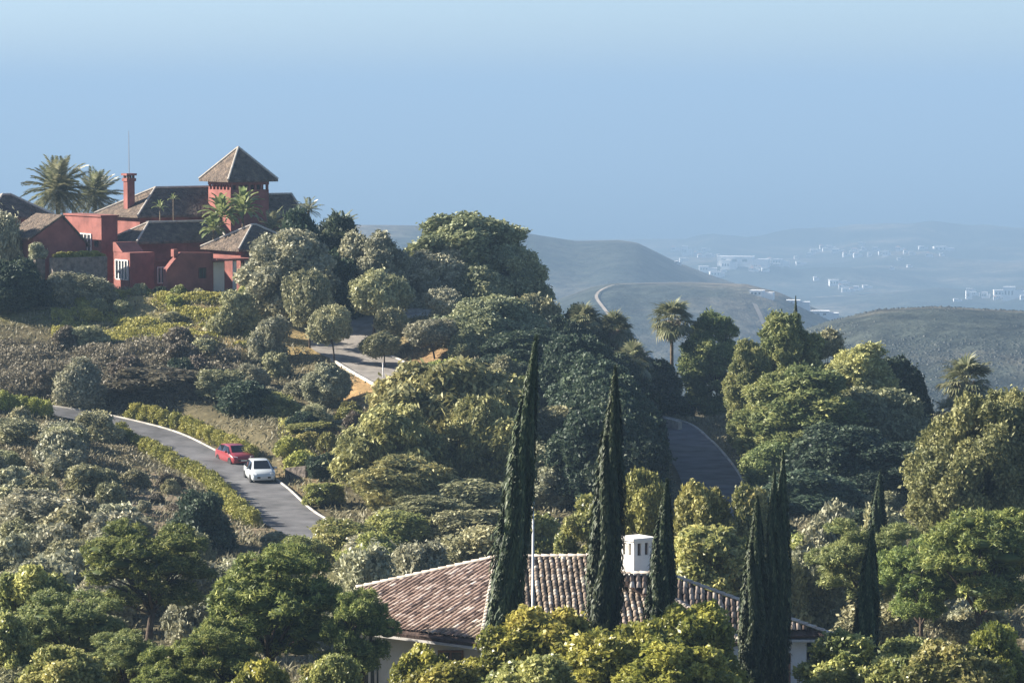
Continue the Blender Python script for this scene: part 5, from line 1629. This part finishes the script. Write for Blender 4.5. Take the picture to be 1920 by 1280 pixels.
# veranda end: white pilaster, wooden shutter, glazed doors
vy = 143.2
wall_seg((-7.45, vy), (-5.2, vy - 0.6), zc, 'wall')
MB().box((xat(627, vy), vy - 0.35, -28), (xat(641, vy), vy - 0.02, zat(1190, vy))).build('pilaster', plaster, HOUSE)
MB().box((xat(643, vy), vy - 0.3, -27), (xat(664, vy), vy - 0.16, zat(1193, vy))).build('shutter', brown_wood, HOUSE)
vd = MB()
for i in range(5):
    x = xat(668 + i * 11.5, vy) ; vd.box((x - 0.05, vy - 0.52, -27), (x + 0.05, vy - 0.42, zat(1196, vy)))
vdo = vd.build('glazed_door', white_paint, HOUSE)
for i in range(4):
    MB().box((xat(668 + i * 11.5, vy) + 0.05, vy - 0.49, -27), (xat(668 + (i + 1) * 11.5, vy) - 0.05, vy - 0.46, zat(1196, vy))).build('pane', glass, vdo)
# white chimney with smoke slots
Yc = 144.6
Pc = Vector((xat(1190, Yc), Yc, 0)); zt, zb = zat(1018, Yc), zat(1105, Yc)
def cbox(u0, u1, v0, v1, z0, z1, name, mat, par):
    return MB().poly([lp(Pc, u, v, z, 1.0) for z in (z0, z1) for v in (v0, v1) for u in (u0, u1)], [(0, 2, 3, 1), (4, 5, 7, 6), (0, 1, 5, 4), (2, 6, 7, 3), (0, 4, 6, 2), (1, 3, 7, 5)]).build(name, mat, par)
cwhite = plain('chimney_white', (0.76, 0.74, 0.68), 0.85, 0.2, noise=0.06, scale=2)
CH = cbox(0, 0.98, 0, 0.98, zb, zt - 0.55, 'chimney', cwhite, HOUSE)
cbox(0.1, 0.88, 0.1, 0.88, zt - 0.55, zt, 'flue', dark_wood, CH)
for (a, b, c, d) in ((0, 0.2, 0, 0.2), (0.39, 0.59, 0, 0.2), (0.78, 0.98, 0, 0.2), (0, 0.2, 0.78, 0.98), (0.78, 0.98, 0.78, 0.98), (0, 0.2, 0.39, 0.59), (0.78, 0.98, 0.39, 0.59)):
    cbox(a, b, c, d, zt - 0.55, zt - 0.02, 'chimney_post', cwhite, CH)
cbox(-0.04, 1.02, -0.04, 1.02, zt - 0.02, zt + 0.08, 'chimney_lintel', cwhite, CH)
cbox(-0.12, 1.1, -0.12, 1.1, zt + 0.08, zt + 0.2, 'chimney_cap', cwhite, CH)
# mast in front of the roof
Ym = 137.0; xm = xat(999, Ym)
MA = MB().tube([(xm - 0.05, Ym, gz(xm, Ym) - 0.2), (xm, Ym, -22), (xm + 0.02, Ym, zat(938, Ym))], [0.07, 0.055, 0.04], 8).build('flag_mast', white_paint, smooth=True)
tag(MA, 'thin pale mast in front of the roof beside the tallest cypress', 'mast')

# ------------------------------------------------------------------ posts by the roads
def post(px, py0, py1, Y, r, mat, name, label):
    p = at(px, py0, Y); z0 = gz(p.x, p.y); h = zat(py1, Y) - z0
    root = empty(name, (p.x, p.y, z0), 0, label, 'post')
    link('shaft', MB().tube([(0, 0, -0.3), (0, 0, h)], [r, r * 0.8], 8).mesh('shaft', mat, True), root)
    link('cap', MB().tube([(0, 0, h), (0, 0, h + r * 1.2), (0, 0, h + r * 1.6)], [r * 1.5, r * 1.5, r * 0.4], 8).mesh('cap', mat, True), root)
post(718, 712, 682, 275.5, 0.05, white_paint, 'lamp_post', 'slim white post beside the driveway kerb')
post(270, 845, 826, 272, 0.09, white_paint, 'marker_post', 'short white marker post below the road bend')
post(586, 945, 930, 231, 0.16, kerb_mat, 'gate_post', 'pale stone gate post at the kerb past the white car')
# ------------------------------------------------------------------ the two cars
tyre_m = plain('tyre_rubber', (0.02, 0.02, 0.02), 0.9, 0.2)
rim_m = plain('wheel_rim', (0.45, 0.45, 0.46), 0.35, 0.5, metal=0.8)
lamp_m = plain('headlight_glass', (0.75, 0.77, 0.80), 0.15, 0.6)
trim_m = plain('black_trim', (0.02, 0.02, 0.022), 0.6, 0.4)
plate_m = plain('number_plate', (0.75, 0.75, 0.72), 0.5, 0.4)
m_, nt_, cg, o_ = new_mat('car_glass')
cg.inputs['Base Color'].default_value = (0.012, 0.014, 0.018, 1); cg.inputs['Roughness'].default_value = 0.06; cg.inputs['Specular IOR Level'].default_value = 0.6
car_glass = m_
def paint(name, col):
    m, nt, p, out = new_mat(name)
    p.inputs['Base Color'].default_value = (*col, 1); p.inputs['Roughness'].default_value = 0.3; p.inputs['Coat Weight'].default_value = 0.7; p.inputs['Coat Roughness'].default_value = 0.05
    return m

def car(loc, rz, paint_m, label, name, tall=0.0, hood=0.0):
    """five-door hatchback; x forward"""
    root = empty(name, loc, rz, label, 'car')
    #        x      hw    zb    belt  top          roof half width
    ST = [(-2.06, 0.72, 0.42, 0.80, 0.83, 0.64), (-1.98, 0.82, 0.30, 0.93, 0.96, 0.74), (-1.84, 0.86, 0.26, 0.98, 1.02, 0.77), (-1.42, 0.88, 0.24, 0.98, 1.42 + tall, 0.58), (-0.3, 0.89, 0.22, 0.96, 1.49 + tall, 0.63),
          (0.42, 0.89, 0.22, 0.95, 1.42 + tall, 0.60), (1.14 + hood, 0.88, 0.22, 0.94, 0.98, 0.76), (1.72, 0.86, 0.22, 0.80, 0.86, 0.74), (1.96, 0.80, 0.24, 0.66, 0.72, 0.66), (2.08, 0.68, 0.30, 0.52, 0.58, 0.56)]
    V = []; m = 12
    for x, hw, zb, be, tp, rw in ST:
        half = [(hw * 0.55, zb), (hw * 0.94, zb + 0.03), (hw, zb + 0.22), (hw * 0.985, be), (rw, tp - 0.07), (rw * 0.86, tp)]
        ring = [(x, y, z) for y, z in half] + [(x, -y, z) for y, z in half[::-1]]
        V += ring
    F = []
    for i in range(len(ST) - 1):
        for j in range(m):
            k = (j + 1) % m
            F.append((i * m + j, (i + 1) * m + j, (i + 1) * m + k, i * m + k))
    F.append(tuple(range(m))); F.append(tuple(range((len(ST) - 1) * m, len(ST) * m))[::-1])
    mb = MB(); mb.poly(V, F)
    body = link('body', mb.mesh('body', paint_m, smooth=True, bevel=0.025), root)
    def panel(name, quads, mat, par=root, off=0.02):
        b = MB()
        for q in quads:
            q = [Vector(p) for p in q]
            n = (q[1] - q[0]).cross(q[2] - q[0]).normalized()
            c = sum(q, Vector()) / len(q)
            if n.dot(c - Vector((c.x * 0.6, 0, 0.7))) < 0: n = -n
            b.prism([c + (p - c) * 0.93 + n * off for p in q], n * -0.05)
        return link(name, b.mesh(name, mat), par)
    g = lambda i, j: V[i * m + j]
    panel('windscreen', [(g(5, 5), g(6, 5), g(6, 6), g(5, 6))], car_glass)
    panel('rear_window', [(g(2, 5), g(3, 5), g(3, 6), g(2, 6))], car_glass)
    for s in (3, 7):
        a, b = (3, 4) if s == 3 else (8, 7)
        panel('side_window', [(g(3, a), g(4, a), g(4, b), g(3, b))], car_glass)
        panel('side_window', [(g(4, a), g(5, a), g(5, b), g(4, b))], car_glass)
        panel('side_window', [(g(5, a), g(6, a), g(5, b))], car_glass)
    for s in (-1, 1):
        link('headlight', MB().poly([(1.80, s * 0.80, 0.62), (2.02, s * 0.52, 0.60), (2.00, s * 0.50, 0.74), (1.76, s * 0.80, 0.78), (1.6, s * 0.78, 0.62), (1.8, s * 0.5, 0.6), (1.8, s * 0.48, 0.74), (1.6, s * 0.78, 0.78)],
             [(0, 1, 2, 3), (4, 5, 6, 7), (0, 1, 5, 4), (3, 2, 6, 7), (1, 2, 6, 5), (0, 3, 7, 4)]).mesh('headlight', lamp_m), root)
        mr = link('mirror', MB().box((0.82, s * 0.90 - 0.02, 0.96), (0.98, s * 0.90 + s * 0.2, 1.10)).mesh('mirror', paint_m, bevel=0.02), root)
        link('tail_light', MB().box((-2.03, s * 0.62 - 0.12, 0.78), (-1.9, s * 0.62 + 0.14, 0.94)).mesh('tail_light', paint('tail_red', (0.4, 0.02, 0.02))), root)
        for x in (-1.28, 1.30):
            w = link('wheel', MB().tube([(0, -0.09, 0), (0, 0.09, 0)], 0.17, 14).mesh('wheel', trim_m), root)
            w.location = (x, s * 0.80, 0.31)
            t = MB()
            prof_ = [(-0.10, 0.21), (-0.10, 0.29), (-0.07, 0.315), (0.07, 0.315), (0.10, 0.29), (0.10, 0.21)]
            n = 22; vv = []; ff = []
            for k in range(n):
                a = 2 * math.pi * k / n
                vv += [(math.cos(a) * r, y, math.sin(a) * r) for y, r in prof_]
            for k in range(n):
                for j in range(6):
                    ff.append((k * 6 + j, k * 6 + (j + 1) % 6, ((k + 1) % n) * 6 + (j + 1) % 6, ((k + 1) % n) * 6 + j))
            t.poly(vv, ff); link('tyre', t.mesh('tyre', tyre_m, True), w)
            rm = MB().tube([(0, s * 0.06, 0), (0, s * 0.095, 0)], [0.21, 0.20], 18)
            link('rim', rm.mesh('rim', rim_m), w)
            arch = MB().tube([(x, s * 0.70, 0.31), (x, s * 0.90, 0.31)], 0.36, 18)
            link('wheel_arch', arch.mesh('wheel_arch', trim_m), root)
    link('grille', MB().box((1.98, -0.48, 0.40), (2.105, 0.48, 0.52)).mesh('grille', trim_m), root)
    link('licence_plate', MB().box((2.10, -0.26, 0.41), (2.12, 0.26, 0.51)).mesh('licence_plate', plate_m), root)
    return root
i_w = road_pt(495, 908); i_r = road_pt(449, 877)
def heading(p):
    i = int(np.argmin([(c.x - p.x) ** 2 + (c.y - p.y) ** 2 for c in MAIN_C]))
    t = (MAIN_C[i + 1] - MAIN_C[i - 1]).normalized(); return math.atan2(t.y, t.x)
car((i_w.x - 0.45, i_w.y + 1.9, i_w.z + 0.05), heading(i_w) - 0.03, paint('paint_silver', (0.62, 0.66, 0.66)), 'silver-white hatchback parked on the kerb line, nearer of the two cars', 'silver_car', 0.08, 0.15)
car((i_r.x - 0.5, i_r.y + 1.9, i_r.z + 0.09), heading(i_r) + 0.02, paint('paint_red', (0.28, 0.035, 0.042)), 'red hatchback stopped behind the silver-white car', 'red_car')
# ------------------------------------------------------------------ far white buildings
far_white = plain('far_white_wall', (0.85, 0.84, 0.82), 0.8, 0.2)
far_roof = plain('far_roof', (0.34, 0.22, 0.17), 0.9, 0.1)
far_dark = plain('far_window', (0.06, 0.07, 0.08), 0.4, 0.4)
def hit(px, py):
    """first point of the far land seen at that pixel"""
    Y = np.geomspace(900, 8600, 1500)
    x = (px - 960) / FPX * Y
    z = far_z(x, Y)
    rows = np.array([640 - FPX * math.tan(math.atan2(zz, yy) + PITCH) for zz, yy in zip(z, Y)])
    k = np.where(rows <= py)[0]
    i = k[0] if len(k) else int(np.argmin(rows))
    return float(x[i]), float(Y[i]), float(z[i])
frng = np.random.default_rng(12)
def far_building(px, py, wpx, hpx, label, group, flat=True):
    x, Y, z = hit(px, py)
    s = FPX / Y
    w, h = wpx / s * 1.3, hpx / s * 1.5
    d = max(6.0, min(w * 0.5, 30))
    root = empty('white_building', (x, Y, z), frng.uniform(-0.35, 0.15), label, 'building', group)
    w1 = w * frng.uniform(0.5, 0.7)
    link('wall', MB().box((-w / 2, -d / 2, -6), (-w / 2 + w1, d / 2, h)).mesh('wall', far_white), root)
    link('annex', MB().box((-w / 2 + w1, -d / 2 * 0.8, -6), (w / 2, d / 2 * 0.8, h * 0.72)).mesh('annex', far_white), root)
    if flat:
        link('roof', MB().box((-w / 2 - 0.4, -d / 2 - 0.4, h), (-w / 2 + w1 + 0.4, d / 2 + 0.4, h + 0.06 * h)).mesh('roof', far_white), root)
    else:
        link('roof', MB().poly([(-w / 2 - 0.5, -d / 2 - .5, h), (-w / 2 + w1 + .5, -d / 2 - .5, h), (-w / 2 + w1 + .5, d / 2 + .5, h), (-w / 2 - .5, d / 2 + .5, h), (-w / 2 + w1 * .3, 0, h * 1.35), (-w / 2 + w1 * .7, 0, h * 1.35)],
             [(0, 1, 5, 4), (2, 3, 4, 5), (3, 0, 4), (1, 2, 5), (0, 3, 2, 1)]).mesh('roof', far_roof), root)
    for i in range(3):
        a = -w / 2 + w1 * (0.12 + 0.3 * i)
        link('window', MB().box((a, -d / 2 - 0.25, h * 0.35), (a + w1 * 0.14, -d / 2 + 0.2, h * 0.7)).mesh('window', far_dark), root)
SB = [(1395, 496, 74, 9, 'long white hall on the coastal plain behind the end of the far ridge'), (1465, 497, 24, 7, 'white block beside the long white hall on the plain'), (1288, 480, 14, 12, 'white tower block just past the end of the far ridge'),
      (1328, 510, 26, 6, 'white row of houses below the long white hall'), (1345, 519, 22, 6, 'white row of houses closest to the middle hill'), (1368, 506, 22, 10, 'pale apartment block below the long white hall'),
      (1430, 556, 34, 7, 'white villa at the top of the short dirt track on the middle hill'), (1496, 572, 36, 6, 'low white villa behind the thin cypress tip'), (1545, 594, 44, 7, 'white terrace of houses at the foot of the middle hill'),
      (1903, 560, 30, 14, 'white building by the edge above the nearest scrub hill'), (1880, 556, 24, 8, 'white house beside the edge building above the scrub hill'), (1568, 536, 20, 7, 'white pair of houses in the middle of the plain'),
      (1663, 481, 12, 7, 'bright lone white house on the coastal ridge'), (1530, 474, 16, 4, 'pale houses on the coastal ridge, first past the long hall'), (1572, 473, 18, 4, 'pale houses on the coastal ridge, second past the long hall'),
      (1770, 470, 30, 5, 'long pale building on the crest of the coastal ridge'), (1818, 562, 9, 10, 'small white house below the pale road on the plain'), (1850, 560, 12, 8, 'small white house between the pale road and the edge building')]
for px, py, w, h, lab in SB:
    far_building(px, py, w, h, lab, 'white buildings of the coast')
for i in range(72):
    cx, cy, sx, sy = ((1300, 482, 30, 5), (1380, 503, 40, 8), (1470, 497, 30, 5), (1560, 474, 40, 5), (1700, 478, 60, 8), (1860, 556, 40, 7), (1580, 536, 30, 8), (1780, 500, 90, 25))[i % 8]
    px = cx + frng.normal(0, sx); py = max(460, cy + frng.normal(0, sy))
    far_building(px, py, frng.uniform(6, 15), frng.uniform(3, 5), 'tiny pale house ' + ('just past the end of the far ridge', 'below the long white hall on the plain', 'beyond the long white hall on the plain', 'low on the coastal ridge past the long hall', 'around the bright lone house on the coastal ridge', 'around the edge building above the scrub hill', 'around the white pair of houses in the plain', 'above the pale road across the plain')[i % 8], ('houses past the far ridge', 'houses below the hall', 'houses beyond the hall', 'houses on the low coastal ridge', 'houses round the bright house', 'houses round the edge building', 'houses round the white pair', 'houses above the pale road')[i % 8], i % 3 > 0)
